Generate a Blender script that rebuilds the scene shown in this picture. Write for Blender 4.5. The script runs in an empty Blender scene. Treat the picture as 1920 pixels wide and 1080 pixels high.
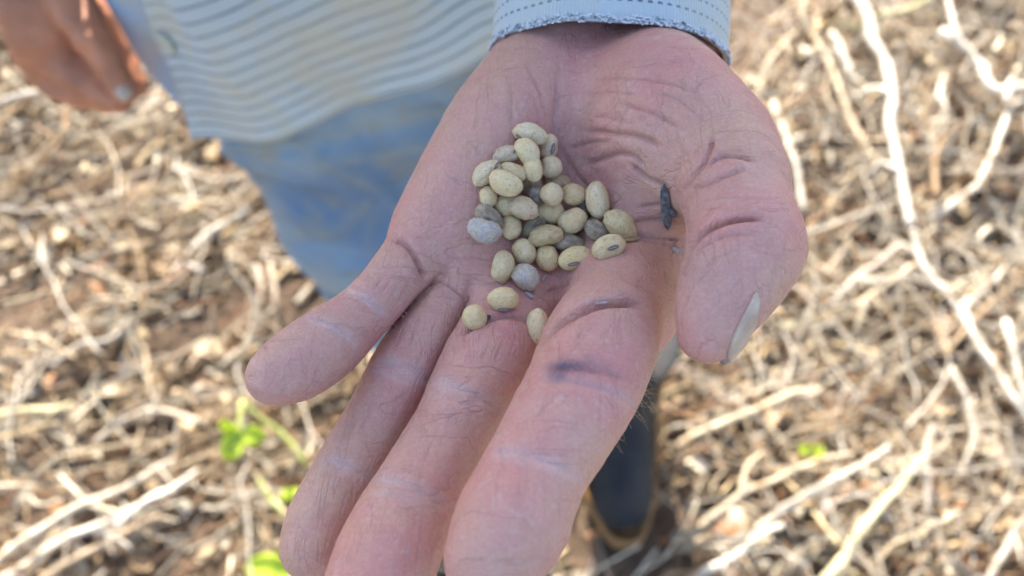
import bpy, bmesh, math, random
import numpy as np
from mathutils import Vector, Matrix
from mathutils.bvhtree import BVHTree

rng = np.random.default_rng(7)
random.seed(7)
scene = bpy.context.scene
COL = scene.collection

# ------------------------------------------------------------------ camera
CAM_H = 1.2
PITCH = math.radians(60.0)
FPX = 1507.0                       # focal length in photo pixels (1920 wide)
CR = np.array([1.0, 0.0, 0.0])
CF = np.array([0.0, math.cos(PITCH), -math.sin(PITCH)])
CU = np.array([0.0, math.sin(PITCH), math.cos(PITCH)])
CC = np.array([0.0, 0.0, CAM_H])
cam_d = bpy.data.cameras.new('camera')
cam = bpy.data.objects.new('camera', cam_d)
COL.objects.link(cam)
cam.location = CC
cam.rotation_euler = (math.pi / 2 - PITCH, 0, 0)
cam_d.sensor_width = 36.0
cam_d.lens = 36.0 * FPX / 1920.0
cam_d.clip_start = 0.01
cam_d.clip_end = 500.0
cam_d.dof.use_dof = True
cam_d.dof.focus_distance = 0.190
cam_d.dof.aperture_fstop = 9.6
scene.camera = cam

# ------------------------------------------------------------------ sky, sun, exposure
SUN_EL = math.radians(38.0)
sun_az = np.array([-0.20, 1.0]); sun_az /= np.linalg.norm(sun_az)
world = bpy.data.worlds.new('World'); scene.world = world
world.use_nodes = True
wn = world.node_tree.nodes; wl = world.node_tree.links
sky = wn.new('ShaderNodeTexSky'); sky.sky_type = 'NISHITA'; sky.sun_disc = False
sky.sun_elevation = SUN_EL
sky.sun_rotation = math.atan2(sun_az[0], sun_az[1])
sky.air_density = 1.0; sky.dust_density = 2.5; sky.ozone_density = 1.0
wn['Background'].inputs['Strength'].default_value = 0.132
wl.new(sky.outputs[0], wn['Background'].inputs['Color'])
sun_l = bpy.data.lights.new('sun', 'SUN')
sun_l.energy = 5.0; sun_l.angle = math.radians(0.53); sun_l.color = (1.0, 0.93, 0.82)
sun_o = bpy.data.objects.new('sun', sun_l); COL.objects.link(sun_o)
sd = Vector((sun_az[0] * math.cos(SUN_EL), sun_az[1] * math.cos(SUN_EL), math.sin(SUN_EL)))
sun_o.rotation_euler = sd.to_track_quat('Z', 'Y').to_euler()
sun_o.location = (0, 0, 6)
vs = scene.view_settings
vs.view_transform = 'Standard'; vs.look = 'None'; vs.gamma = 1.0; vs.use_curve_mapping = False
vs.exposure = 1.85
scene.cycles.max_bounces = 6
scene.cycles.diffuse_bounces = 3
scene.cycles.use_denoising = True
scene.cycles.use_adaptive_sampling = True
scene.cycles.adaptive_threshold = 0.03

# ------------------------------------------------------------------ helpers
def cam_pt(px, py, d):
    """photo pixel + depth (mm) -> camera-space mm (x right, y up, z forward)"""
    return np.array([(px - 960.0) / FPX * d, (540.0 - py) / FPX * d, d], float)

def to_world(p):
    p = np.atleast_2d(np.asarray(p, float)) / 1000.0
    return CC + p[:, :1] * CR + p[:, 1:2] * CU + p[:, 2:3] * CF

def to_cam(w):
    r = np.atleast_2d(np.asarray(w, float)) - CC
    return np.stack([r @ CR, r @ CU, r @ CF], 1) * 1000.0

def cam_px(c):
    return np.stack([960 + FPX * c[:, 0] / c[:, 2], 540 - FPX * c[:, 1] / c[:, 2]], 1)

def on_level(px, py, z):
    """where the sight line through a photo pixel meets the level z"""
    dirw = CF + (px - 960) / FPX * CR + (540 - py) / FPX * CU
    t = (z - CAM_H) / dirw[2]
    return CC + t * dirw

def tag(o, label=None, cat=None, group=None, kind=None):
    if label: o['label'] = label
    if cat: o['category'] = cat
    if group: o['group'] = group
    if kind: o['kind'] = kind
    return o

def link(name, mesh, mat=None, parent=None):
    o = bpy.data.objects.new(name, mesh)
    COL.objects.link(o)
    if mat is not None and len(mesh.materials) == 0:
        mesh.materials.append(mat)
    if parent is not None: o.parent = parent
    return o

def empty(name, loc=(0, 0, 0)):
    o = bpy.data.objects.new(name, None); COL.objects.link(o)
    o.location = loc; o.empty_display_size = 0.05
    return o

def np_mesh(name, v, f, smooth=True):
    """v (N,3), f (M,3|4) arrays -> mesh"""
    v = np.asarray(v, np.float32); f = np.asarray(f, np.int32)
    me = bpy.data.meshes.new(name)
    me.vertices.add(len(v)); me.vertices.foreach_set('co', v.ravel())
    k = f.shape[1]
    me.loops.add(f.size); me.loops.foreach_set('vertex_index', f.ravel())
    me.polygons.add(len(f))
    me.polygons.foreach_set('loop_start', np.arange(0, f.size, k, dtype=np.int32))
    me.polygons.foreach_set('use_smooth', np.full(len(f), smooth))
    me.update(calc_edges=True)
    me.validate()
    return me

def set_color(me, name, rgb):
    a = me.color_attributes.new(name, 'FLOAT_COLOR', 'POINT')
    c = np.ones((len(rgb), 4), np.float32); c[:, :3] = rgb
    a.data.foreach_set('color', c.ravel())

def set_uv(me, uv_per_vert):
    idx = np.empty(len(me.loops), np.int32); me.loops.foreach_get('vertex_index', idx)
    l = me.uv_layers.new(name='UVMap')
    l.data.foreach_set('uv', np.asarray(uv_per_vert, np.float32)[idx].ravel())

def get_co(me):
    a = np.empty(len(me.vertices) * 3, np.float32); me.vertices.foreach_get('co', a)
    return a.reshape(-1, 3).astype(float)

def get_no(me):
    a = np.empty(len(me.vertices) * 3, np.float32); me.vertices.foreach_get('normal', a)
    return a.reshape(-1, 3).astype(float)

class Nodes:
    """small helper for procedural materials"""
    def __init__(s, name):
        s.m = bpy.data.materials.new(name); s.m.use_nodes = True
        s.t = s.m.node_tree; s.b = s.t.nodes['Principled BSDF']; s.out = s.t.nodes['Material Output']
    def n(s, typ, **kw):
        nd = s.t.nodes.new(typ)
        for k, v in kw.items():
            if k.startswith('i_'):
                nd.inputs[int(k[2:]) if k[2:].isdigit() else k[2:].replace('_', ' ')].default_value = v
            else: setattr(nd, k, v)
        return nd
    def l(s, a, b): s.t.links.new(a, b); return b
    def coord(s, which='Object', scale=(1, 1, 1), rot=(0, 0, 0)):
        tc = s.n('ShaderNodeTexCoord'); mp = s.n('ShaderNodeMapping')
        mp.inputs['Scale'].default_value = scale; mp.inputs['Rotation'].default_value = rot
        s.l(tc.outputs[which], mp.inputs['Vector']); return mp.outputs['Vector']
    def noise(s, vec, scale, detail=4, rough=0.55, dist=0.0):
        nd = s.n('ShaderNodeTexNoise'); nd.inputs['Scale'].default_value = scale
        nd.inputs['Detail'].default_value = detail; nd.inputs['Roughness'].default_value = rough
        nd.inputs['Distortion'].default_value = dist
        s.l(vec, nd.inputs['Vector']); return nd.outputs['Fac']
    def ramp(s, fac, stops):
        r = s.n('ShaderNodeValToRGB'); e = r.color_ramp.elements
        while len(e) < len(stops): e.new(0.5)
        for i, (p, c) in enumerate(stops):
            e[i].position = p; e[i].color = tuple(c) + (1,) if len(c) == 3 else c
        s.l(fac, r.inputs['Fac']); return r.outputs['Color']
    def mix(s, fac, a, b, mode='MIX'):
        m = s.n('ShaderNodeMix', data_type='RGBA', blend_type=mode)
        for sock, v in ((m.inputs[0], fac), (m.inputs[6], a), (m.inputs[7], b)):
            if hasattr(v, 'links'): s.l(v, sock)
            elif isinstance(v, (int, float)): sock.default_value = v
            else: sock.default_value = tuple(v) + (1,) if len(v) == 3 else v
        return m.outputs[2]
    def math(s, op, a, b=None, c=None, clamp=False):
        m = s.n('ShaderNodeMath', operation=op, use_clamp=clamp)
        for i, v in enumerate((a, b, c)):
            if v is None: continue
            if hasattr(v, 'links'): s.l(v, m.inputs[i])
            else: m.inputs[i].default_value = v
        return m.outputs[0]
    def bump(s, h, strength=0.3, dist=0.001, normal=None):
        b = s.n('ShaderNodeBump'); b.inputs['Strength'].default_value = strength
        b.inputs['Distance'].default_value = dist
        s.l(h, b.inputs['Height'])
        if normal is not None: s.l(normal, b.inputs['Normal'])
        return b.outputs['Normal']
    def base(s, v):
        if hasattr(v, 'links'): s.l(v, s.b.inputs['Base Color'])
        else: s.b.inputs['Base Color'].default_value = tuple(v) + (1,)
    def rough(s, v): s.b.inputs['Roughness'].default_value = v

# signed distance of a chain of tapered capsules, nodes = (M,4) x,y,z,r
def chain_sdf(P, nodes):
    out = None
    for a, b in zip(nodes[:-1], nodes[1:]):
        ba = b[:3] - a[:3]; L2 = float(ba @ ba) + 1e-9
        pa = P - a[:3].astype(P.dtype)
        t = np.clip((pa @ ba.astype(P.dtype)) / P.dtype.type(L2), 0, 1)
        q = pa - t[..., None] * ba.astype(P.dtype)
        d = np.sqrt(np.einsum('...i,...i->...', q, q)) - (P.dtype.type(a[3]) + t * P.dtype.type(b[3] - a[3]))
        out = d if out is None else np.minimum(out, d)
    return out

def smin(a, b, k):
    h = np.clip(k - np.abs(a - b), 0, None) / k
    return np.minimum(a, b) - h * h * k * 0.25

def surface_nets(F, origin, h):
    S = F < 0
    nx, ny, nz = F.shape
    c = np.zeros((nx - 1, ny - 1, nz - 1), np.uint8)
    offs = [(i, j, k) for i in (0, 1) for j in (0, 1) for k in (0, 1)]
    for i, j, k in offs: c += S[i:nx - 1 + i, j:ny - 1 + j, k:nz - 1 + k]
    act = np.argwhere((c > 0) & (c < 8))
    idx = np.full(c.shape, -1, np.int32); idx[tuple(act.T)] = np.arange(len(act))
    acc = np.zeros((len(act), 3)); cnt = np.zeros(len(act))
    for a in offs:
        for ax in range(3):
            if a[ax]: continue
            b = list(a); b[ax] = 1
            fa = F[act[:, 0] + a[0], act[:, 1] + a[1], act[:, 2] + a[2]]
            fb = F[act[:, 0] + b[0], act[:, 1] + b[1], act[:, 2] + b[2]]
            m = (fa < 0) != (fb < 0)
            t = np.where(m, fa / np.where(m, fa - fb, 1), 0)
            p = np.array(a, float) + t[:, None] * (np.array(b) - np.array(a))
            acc += p * m[:, None]; cnt += m
    V = origin + h * (act + acc / cnt[:, None])
    quads = []
    for ax in range(3):
        u, w = (ax + 1) % 3, (ax + 2) % 3
        sl0 = [slice(None)] * 3; sl1 = [slice(None)] * 3
        sl0[ax] = slice(0, -1); sl1[ax] = slice(1, None)
        e0 = S[tuple(sl0)]; e1 = S[tuple(sl1)]
        pts = np.argwhere(e0 != e1)
        ok = (pts[:, u] > 0) & (pts[:, w] > 0) & (pts[:, u] < F.shape[u] - 1) & (pts[:, w] < F.shape[w] - 1)
        pts = pts[ok]
        flip = e0[tuple(pts.T)]
        def ci(du, dw):
            q = pts.copy(); q[:, u] -= du; q[:, w] -= dw
            return idx[tuple(q.T)]
        q = np.stack([ci(1, 1), ci(0, 1), ci(0, 0), ci(1, 0)], 1)
        q[~flip] = q[~flip][:, ::-1]
        quads.append(q)
    return V, np.concatenate(quads)

def relax(V, Q, n=2, lam=0.5):
    E = np.concatenate([Q[:, [0, 1]], Q[:, [1, 2]], Q[:, [2, 3]], Q[:, [3, 0]]])
    E = np.concatenate([E, E[:, ::-1]])
    deg = np.bincount(E[:, 0], minlength=len(V)).clip(1)
    for s in range(n):
        for fac in (lam, -lam * 1.04):
            M = np.stack([np.bincount(E[:, 0], V[E[:, 1], i], len(V)) for i in range(3)], 1) / deg[:, None]
            V = V + fac * (M - V)
    return V

def sub_eval(field, origin, h, nodes, fn, margin=12.0):
    """evaluate fn on the sub-box round nodes; returns slices and values"""
    lo = (nodes[:, :3] - nodes[:, 3:]).min(0) - margin
    hi = (nodes[:, :3] + nodes[:, 3:]).max(0) + margin
    i0 = np.clip(np.floor((lo - origin) / h).astype(int), 0, None)
    i1 = np.minimum(np.ceil((hi - origin) / h).astype(int) + 1, field.shape)
    ax = [origin[k] + h * np.arange(i0[k], i1[k]) for k in range(3)]
    G = np.stack(np.meshgrid(*ax, indexing='ij'), -1).astype(np.float32)
    return tuple(slice(i0[k], i1[k]) for k in range(3)), fn(G)

def tube(path, radii, n=8, caps=True):
    """bent round bar -> v, f (quads, caps closed to a point pair)"""
    path = np.asarray(path, float); radii = np.asarray(radii, float)
    T = np.gradient(path, axis=0); T /= np.linalg.norm(T, axis=1)[:, None] + 1e-12
    up = np.array([0, 0, 1.0]) if abs(T[0, 2]) < 0.9 else np.array([1.0, 0, 0])
    A = np.cross(T, up); A /= np.linalg.norm(A, axis=1)[:, None] + 1e-12
    B = np.cross(T, A)
    th = np.linspace(0, 2 * np.pi, n, endpoint=False)
    ring = path[:, None] + radii[:, None, None] * (np.cos(th)[None, :, None] * A[:, None] + np.sin(th)[None, :, None] * B[:, None])
    v = ring.reshape(-1, 3); m = len(path)
    i = np.arange(m - 1)[:, None] * n; j = np.arange(n)[None]; jn = (j + 1) % n
    f = np.stack([i + j, i + jn, i + n + jn, i + n + j], -1).reshape(-1, 4)
    if caps:
        v = np.concatenate([v, path[:1], path[-1:]]); c0 = m * n
        j = np.arange(n); jn = (j + 1) % n
        f = np.concatenate([f, np.stack([np.full(n, c0), jn, j, j], 1)[:, [0, 1, 2, 2]][:0],
                            ])
        tri0 = np.stack([np.full(n, c0), jn, j], 1); tri1 = np.stack([np.full(n, c0 + 1), (m - 1) * n + j, (m - 1) * n + jn], 1)
        # two triangles as degenerate-free quads: pair neighbours
        q0 = np.stack([np.full(n // 2, c0), j[2::2].tolist() + [0], j[1::2], j[0::2]], 1)
        q1 = np.stack([np.full(n // 2, c0 + 1), (m - 1) * n + j[0::2], (m - 1) * n + j[1::2], (m - 1) * n + np.array(j[2::2].tolist() + [0])], 1)
        f = np.concatenate([f, q0, q1])
    return v, f

def merge(parts):
    vs_, fs_, o = [], [], 0
    for v, f in parts:
        vs_.append(v); fs_.append(np.asarray(f) + o); o += len(v)
    return np.concatenate(vs_), np.concatenate(fs_)

def spline(pts, n):
    """Catmull-Rom through pts"""
    pts = np.asarray(pts, float)
    P = np.concatenate([2 * pts[:1] - pts[1:2], pts, 2 * pts[-1:] - pts[-2:-1]])
    t = np.linspace(0, len(pts) - 1 - 1e-6, n); i = t.astype(int); u = (t - i)[:, None]
    p0, p1, p2, p3 = P[i], P[i + 1], P[i + 2], P[i + 3]
    return 0.5 * (2 * p1 + (p2 - p0) * u + (2 * p0 - 5 * p1 + 4 * p2 - p3) * u ** 2 + (3 * p1 - p0 - 3 * p2 + p3) * u ** 3)

def seg_dist(uv, line):
    """distance (px) of points to a polyline, and position 0..1 along it"""
    line = np.asarray(line, float)
    best = np.full(len(uv), 1e9); pos = np.zeros(len(uv))
    m = len(line) - 1
    for k in range(m):
        a, b = line[k], line[k + 1]; ba = b - a
        t = np.clip(((uv - a) @ ba) / (ba @ ba + 1e-9), 0, 1)
        d = np.hypot(*(uv - a - t[:, None] * ba).T)
        w = d < best
        best[w] = d[w]; pos[w] = (k + t[w]) / m
    return best, pos

def vnoise(P, scale, seed=0):
    """smooth value noise in -1..1 on (N,3) points"""
    r = np.random.default_rng(seed); tab = r.uniform(-1, 1, 4096)
    q = np.asarray(P) * scale; i = np.floor(q).astype(np.int64); f = q - i; f = f * f * (3 - 2 * f)
    out = 0
    for dx in (0, 1):
        for dy in (0, 1):
            for dz in (0, 1):
                hsh = ((i[:, 0] + dx) * 73856093 ^ (i[:, 1] + dy) * 19349663 ^ (i[:, 2] + dz) * 83492791) & 4095
                w = (f[:, 0] if dx else 1 - f[:, 0]) * (f[:, 1] if dy else 1 - f[:, 1]) * (f[:, 2] if dz else 1 - f[:, 2])
                out = out + w * tab[hsh]
    return out
# ------------------------------------------------------------------ the holding hand (sculpted)
def nodes_px(lst, sub=3):
    out = np.array([[*cam_pt(px, py, d), r * d / FPX] for px, py, d, r in lst])
    return spline(out, (len(out) - 1) * sub + 1) if sub > 1 and len(out) > 2 else out

FING = {
 'index': nodes_px([(1160, 572, 200, 90), (1128, 640, 187, 108), (1092, 722, 177, 107), (1055, 790, 171, 104), (1012, 866, 165, 99), (985, 920, 162, 104), (955, 985, 158, 108), (917, 1045, 156, 84)]),
 'middle': nodes_px([(970, 555, 220, 64), (930, 650, 204, 86), (886, 735, 196, 83), (844, 815, 190, 79), (807, 882, 184, 81), (757, 975, 177, 90), (722, 1050, 172, 98), (690, 1120, 166, 90)]),
 'ring': nodes_px([(872, 510, 223, 58), (817, 600, 210, 68), (768, 680, 205, 68), (725, 757, 201, 65), (683, 833, 197, 67), (642, 905, 193, 68), (605, 975, 189, 68), (588, 1025, 186, 62)]),
 'pinky': nodes_px([(812, 445, 219, 56), (762, 503, 209, 60), (707, 563, 202, 57), (657, 608, 197, 60), (605, 650, 192, 69), (555, 686, 188, 67), (518, 708, 185, 56)]),
}
THUMB = nodes_px([(1318, 278, 206, 124), (1366, 328, 195, 108), (1384, 390, 187, 100), (1398, 458, 180, 103), (1370, 525, 177, 97), (1341, 585, 175, 75), (1328, 625, 175, 59)])
KNOB = nodes_px([(1400, 462, 182, 98), (1446, 490, 184, 54), (1396, 524, 181, 54)])
ELBOW = np.array([45.0, 311.0, 341.0])
PALM = [
 nodes_px([(1066, 80, 249, 106), (1015, 170, 237, 118), (957, 240, 228, 120), (908, 320, 223, 112), (862, 395, 220, 106), (838, 440, 219, 88)]),
 nodes_px([(1238, 80, 252, 100), (1216, 172, 234, 130), (1250, 235, 216, 152), (1318, 290, 207, 136)]),
 nodes_px([(1130, 150, 254, 104), (1165, 330, 233, 110), (1172, 470, 219, 102), (1165, 545, 209, 98)]),
 nodes_px([(1110, 150, 256, 104), (1050, 350, 240, 105), (1015, 480, 228, 98), (972, 560, 216, 80)]),
 nodes_px([(1090, 150, 256, 104), (970, 350, 236, 100), (910, 460, 224, 92), (872, 520, 217, 78)]),
 nodes_px([(1232, 330, 236, 84), (1228, 450, 228, 78), (1212, 545, 218, 70), (1188, 605, 208, 62)]),
 nodes_px([(1060, 150, 248, 100), (905, 330, 236, 90), (825, 435, 226, 70)]),
]
FORE = [np.array([[*cam_pt(1066, 80, 249), 17.5], [*(ELBOW + [-14, 0, 0]), 30.0]]),
        np.array([[*cam_pt(1238, 80, 252), 16.8], [*(ELBOW + [14, 0, 0]), 30.0]])]

def boxed(P, n, margin=13.0):
    """chain distance, worked out only near the chain's box"""
    lo = ((n[:, :3] - n[:, 3:]).min(0) - margin).astype(np.float32); hi = ((n[:, :3] + n[:, 3:]).max(0) + margin).astype(np.float32)
    d = np.full(len(P), margin + 2, np.float32)
    m = np.all((P > lo) & (P < hi), 1)
    if m.any(): d[m] = chain_sdf(P[m], n)
    return d

def hand_field(P, which=None):
    """distance to the hand; with which='ids' also the nearest part (0 palm, 1..4 fingers, 5 thumb)"""
    palm = None
    for n in PALM + FORE:
        d = boxed(P, n); palm = d if palm is None else smin(palm, d, 11.0)
    parts = [palm] + [boxed(P, FING[k]) for k in ('index', 'middle', 'ring', 'pinky')]
    parts.append(smin(boxed(P, THUMB), boxed(P, KNOB), 5.0))
    G = [smin(palm, p, 7.0 if i < 4 else 3.0) for i, p in enumerate(parts[1:])]
    d = G[0]
    for g in G[1:]: d = np.minimum(d, g)
    # a sharp cleft where two fingers, or thumb and palm, press together
    st = np.stack(parts[1:]); s2 = np.sort(st, 0)
    dd = s2[1] - s2[0]
    cl = 1.7 * np.exp(-(dd / 1.3) ** 2) * np.clip(1 - np.abs(s2[1]) / 6, 0, 1) * np.clip((palm + 3) / 4, 0, 1)
    d = d + cl.astype(np.float32)
    if which: return d, np.argmin(np.stack(parts), 0)
    return d

def sparse_mesh(fn, lo, hi, h, block=5):
    """surface of fn=0, sampled finely only in blocks the surface crosses"""
    nb = np.ceil((hi - lo) / (h * block)).astype(int)
    ax = [lo[k] + h * block * (np.arange(nb[k]) + 0.5) - 0.5 * h for k in range(3)]
    G = np.stack(np.meshgrid(*ax, indexing='ij'), -1).reshape(-1, 3).astype(np.float32)
    D = fn(G).reshape(nb)
    F = np.repeat(np.repeat(np.repeat(D, block, 0), block, 1), block, 2).astype(np.float32)
    act = np.argwhere(np.abs(D) < h * block * 1.25)
    loc = np.stack(np.meshgrid(*[np.arange(block)] * 3, indexing='ij'), -1).reshape(-1, 3)
    I = (act[:, None] * block + loc[None]).reshape(-1, 3)
    for c in np.array_split(np.arange(len(I)), max(1, len(I) // 400000)):
        P = (lo + h * I[c]).astype(np.float32)
        F[tuple(I[c].T)] = fn(P)
    return surface_nets(F, lo, h)

def split_quads(V, Q):
    E = np.sort(np.concatenate([Q[:, [0, 1]], Q[:, [1, 2]], Q[:, [2, 3]], Q[:, [3, 0]]]), 1).astype(np.int64)
    key, inv = np.unique(E[:, 0] * len(V) + E[:, 1], return_inverse=True)
    mid = 0.5 * (V[key // len(V)] + V[key % len(V)]); cen = V[Q].mean(1)
    n, m = len(V), len(Q)
    e = inv.reshape(4, m) + n; c = np.arange(m) + n + len(mid)
    return np.concatenate([V, mid, cen]), np.concatenate([np.stack([Q[:, k], e[k], c, e[(k + 3) % 4]], 1) for k in range(4)])

allp = np.concatenate(PALM + list(FING.values()) + [THUMB, KNOB])
lo = (allp[:, :3] - allp[:, 3:]).min(0) - 4; hi = (allp[:, :3] + allp[:, 3:]).max(0) + 4
hi[1] += 26; hi[2] += 18
hv, hq = sparse_mesh(hand_field, lo, hi, 0.82)
hv = relax(hv, hq, 4, 0.5)
hv, hq = split_quads(hv, hq)
hv = relax(hv, hq, 2, 0.5)
hme = np_mesh('body', hv, hq)
hv = get_co(hme); hn = get_no(hme)
_, HID = hand_field(hv.astype(np.float32), 'ids')
huv = cam_px(hv)
view = -hv / np.linalg.norm(hv, axis=1)[:, None]
HFACE = np.clip((np.einsum('ij,ij->i', hn, view) + 0.05) / 0.4, 0, 1)
PARTS = {'palm': 0, 'index': 1, 'middle': 2, 'ring': 3, 'pinky': 4, 'thumb': 5}

# folds and flexion lines of the palm side: part(s), line, half width (px), depth (mm), pale dust 0..1, fold shading width
FOLDS = [
 ('palm', [(1056, 105), (1048, 150), (1043, 200), (1042, 240), (1052, 285), (1080, 330), (1120, 372), (1160, 425), (1205, 447), (1285, 460)], 7, 0.9, .35),
 ('palm', [(1160, 192), (1190, 199), (1220, 210), (1250, 224), (1279, 240)], 5, .6, 0),
 ('palm', [(1085, 246), (1130, 247), (1187, 253), (1215, 262), (1243, 275)], 6, 1.0, 0),
 ('palm', [(1058, 282), (1085, 274), (1113, 267), (1150, 266)], 5, .55, 0),
 ('palm', [(1090, 312), (1120, 300), (1153, 290), (1180, 291), (1197, 301), (1208, 318)], 6, 1.1, 0),
 ('palm', [(1180, 308), (1198, 324), (1216, 338), (1250, 350)], 6, 1.5, 0),
 ('palm', [(1100, 150), (1150, 146), (1210, 148), (1262, 158), (1305, 178)], 5, .4, 0),
 ('palm', [(1090, 178), (1140, 172), (1200, 178)], 4, .3, 0),
 ('palm', [(1230, 170), (1270, 186), (1300, 210), (1318, 240)], 5, .4, 0),
 ('palm', [(1105, 215), (1150, 222), (1195, 232)], 4, .3, 0),
 ('palm', [(1195, 390), (1222, 386), (1265, 380)], 6, .6, 0),
 ('palm', [(1184, 417), (1215, 411), (1275, 414)], 6, .8, 0),
 ('palm', [(1186, 437), (1230, 444), (1285, 446)], 5, .9, .2),
 ('palm', [(1005, 655), (1030, 618), (1064, 594), (1098, 578), (1135, 566), (1180, 564), (1215, 572)], 10, 3.2, 0),
 ('index', [(1005, 655), (1030, 618), (1064, 594), (1098, 578), (1135, 566), (1180, 564), (1215, 572)], 10, 3.2, 0),
 ('palm', [(1200, 540), (1160, 545), (1120, 556)], 4, .5, 0),
 ('palm', [(862, 632), (900, 606), (950, 592), (1000, 602)], 7, 1.4, .15),
 ('middle', [(862, 632), (900, 606), (950, 592), (1000, 602)], 7, 1.4, .15),
 ('palm', [(795, 528), (840, 540), (880, 575)], 6, .6, .2),
 ('palm', [(728, 447), (755, 455), (775, 475), (790, 505), (800, 528)], 7, 1.6, 0),
 ('pinky', [(728, 447), (755, 455), (775, 475), (790, 505), (800, 528)], 7, 1.6, 0),
 ('palm', [(955, 150), (960, 200), (955, 235)], 5, .35, 0),
 ('palm', [(985, 120), (1010, 170), (1020, 215)], 5, .35, 0),
 ('palm', [(900, 345), (870, 340), (840, 332)], 4, .25, .1),
 ('palm', [(1010, 560), (1060, 530), (1120, 505), (1190, 490)], 7, .5, 0),
 ('palm', [(880, 520), (930, 535), (960, 560)], 5, .35, .1),
 ('pinky', [(632, 540), (668, 552), (700, 572), (728, 600)], 8, .55, .8),
 ('pinky', [(650, 532), (690, 545), (722, 565)], 5, .3, .3),
 ('pinky', [(560, 602), (600, 602), (640, 622), (672, 655)], 8, .6, .8),
 ('ring', [(695, 672), (740, 684), (785, 706), (815, 722)], 13, .55, .8),
 ('ring', [(690, 692), (735, 706), (780, 726)], 8, .35, .7),
 ('ring', [(600, 858), (640, 872), (690, 892), (715, 905)], 12, .5, .7),
 ('middle', [(800, 712), (850, 727), (905, 748), (960, 765)], 12, .55, .75),
 ('middle', [(790, 735), (845, 750), (900, 770)], 7, .3, .4),
 ('middle', [(700, 900), (745, 905), (800, 928), (860, 962)], 11, .6, .75),
 ('middle', [(690, 925), (740, 930), (790, 950)], 7, .3, .5),
 ('index', [(1000, 705), (1060, 714), (1120, 726), (1175, 748), (1200, 765)], 9, .6, .5),
 ('index', [(1010, 688), (1060, 690), (1120, 695), (1190, 720)], 7, .45, 0),
 ('index', [(915, 848), (970, 852), (1030, 868), (1095, 905)], 12, .5, .6),
 ('thumb', [(1280, 505), (1292, 468), (1318, 437), (1355, 417), (1400, 408), (1440, 411)], 7, 2.0, 0),
 ('thumb', [(1300, 480), (1330, 455), (1375, 440), (1420, 440)], 6, .45, 0),
 ('thumb', [(1285, 352), (1320, 345), (1365, 328), (1400, 318)], 6, .7, 0),
 ('palm', [(1278, 360), (1297, 332), (1318, 305), (1334, 272), (1338, 250)], 6, 1.0, 0),
 ('thumb', [(1278, 360), (1297, 332), (1318, 305), (1334, 272), (1338, 250)], 6, 1.0, 0),
 ('thumb', [(1322, 312), (1350, 292), (1385, 292), (1420, 302)], 6, .9, 0),
 ('palm', [(1300, 240), (1325, 225), (1340, 245), (1352, 268)], 5, .5, 0),
]
LINES = [  # fine skin lines with a little dirt in them
 ('ring', [(772, 590), (752, 630), (738, 655)]), ('ring', [(792, 588), (775, 628), (757, 662)]), ('ring', [(805, 600), (790, 640)]), ('ring', [(760, 600), (742, 632)]),
 ('middle', [(930, 618), (908, 660), (895, 690)]), ('middle', [(948, 622), (930, 665), (920, 695)]), ('middle', [(963, 635), (948, 680)]), ('middle', [(912, 618), (893, 650)]),
 ('middle', [(828, 790), (805, 840), (788, 885)]), ('middle', [(845, 775), (838, 800)]), ('middle', [(790, 880), (782, 905)]),
 ('index', [(1050, 735), (1020, 770), (1002, 795)]), ('index', [(1068, 740), (1050, 765)]), ('index', [(1120, 600), (1085, 640), (1065, 668)]), ('index', [(1150, 600), (1120, 640)]), ('index', [(1100, 610), (1070, 650)]),
 ('pinky', [(735, 520), (715, 550)]), ('pinky', [(750, 525), (728, 560)]), ('pinky', [(765, 530), (742, 572)]), ('pinky', [(720, 515), (700, 545)]),
 ('ring', [(672, 780), (655, 820)]), ('ring', [(690, 770), (670, 815)]), ('index', [(1135, 735), (1155, 775)]),
 ('palm', [(790, 300), (765, 345)]), ('palm', [(850, 560), (862, 500)]), ('palm', [(835, 545), (842, 510)]), ('palm', [(895, 420), (885, 480)]),
 ('palm', [(950, 190), (958, 225)]), ('palm', [(1105, 610), (1140, 580)]), ('palm', [(905, 150), (925, 200)]), ('palm', [(1150, 205), (1150, 225)]),
 ('palm', [(1330, 145), (1300, 175)]), ('palm', [(870, 250), (905, 300)]), ('palm', [(1075, 560), (1150, 520)]), ('palm', [(1095, 545), (1180, 512)]), ('palm', [(905, 560), (890, 590)]),
 ('thumb', [(1310, 520), (1345, 490), (1390, 470)]), ('thumb', [(1300, 545), (1340, 505)]), ('thumb', [(1395, 430), (1430, 440)]),
 ('thumb', [(1300, 380), (1350, 372), (1410, 372)]), ('thumb', [(1310, 395), (1360, 390)]),
]
disp = np.zeros(len(hv)); dust = np.zeros(len(hv)); dirt = np.zeros(len(hv))
wob = vnoise(hv, 0.12, 3) * 4.0
wob2 = vnoise(hv, 0.12, 4) * 4.0
for part, ln, w, dep, du in FOLDS:
    sel = np.where((HID == PARTS[part]) & (HFACE > 0))[0]
    ln = spline(ln, len(ln) * 4)
    bb = (huv[sel] > ln.min(0) - 60) & (huv[sel] < ln.max(0) + 60)
    sel = sel[bb.all(1)]
    if not len(sel): continue
    q = huv[sel] + np.stack([wob[sel], wob2[sel]], 1) * 0.5
    d, t = seg_dist(q, ln)
    fade = np.clip(np.minimum(t, 1 - t) * 6, 0.15, 1)
    disp[sel] += HFACE[sel] * fade * 1.05 * dep * (-np.exp(-(d / (w * .75)) ** 2) + (0.2 if dep < 1.3 else 0.08) * np.exp(-((d - 2.6 * w) / (1.5 * w)) ** 2))
    dust[sel] = np.maximum(dust[sel], HFACE[sel] * du * fade * np.exp(-(d / (w * 1.25)) ** 2))
    if du < 0.3: dirt[sel] = np.maximum(dirt[sel], (0.30 + 0.35 * min(dep, 1)) * fade * np.exp(-(d / (w * .5)) ** 2))
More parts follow.
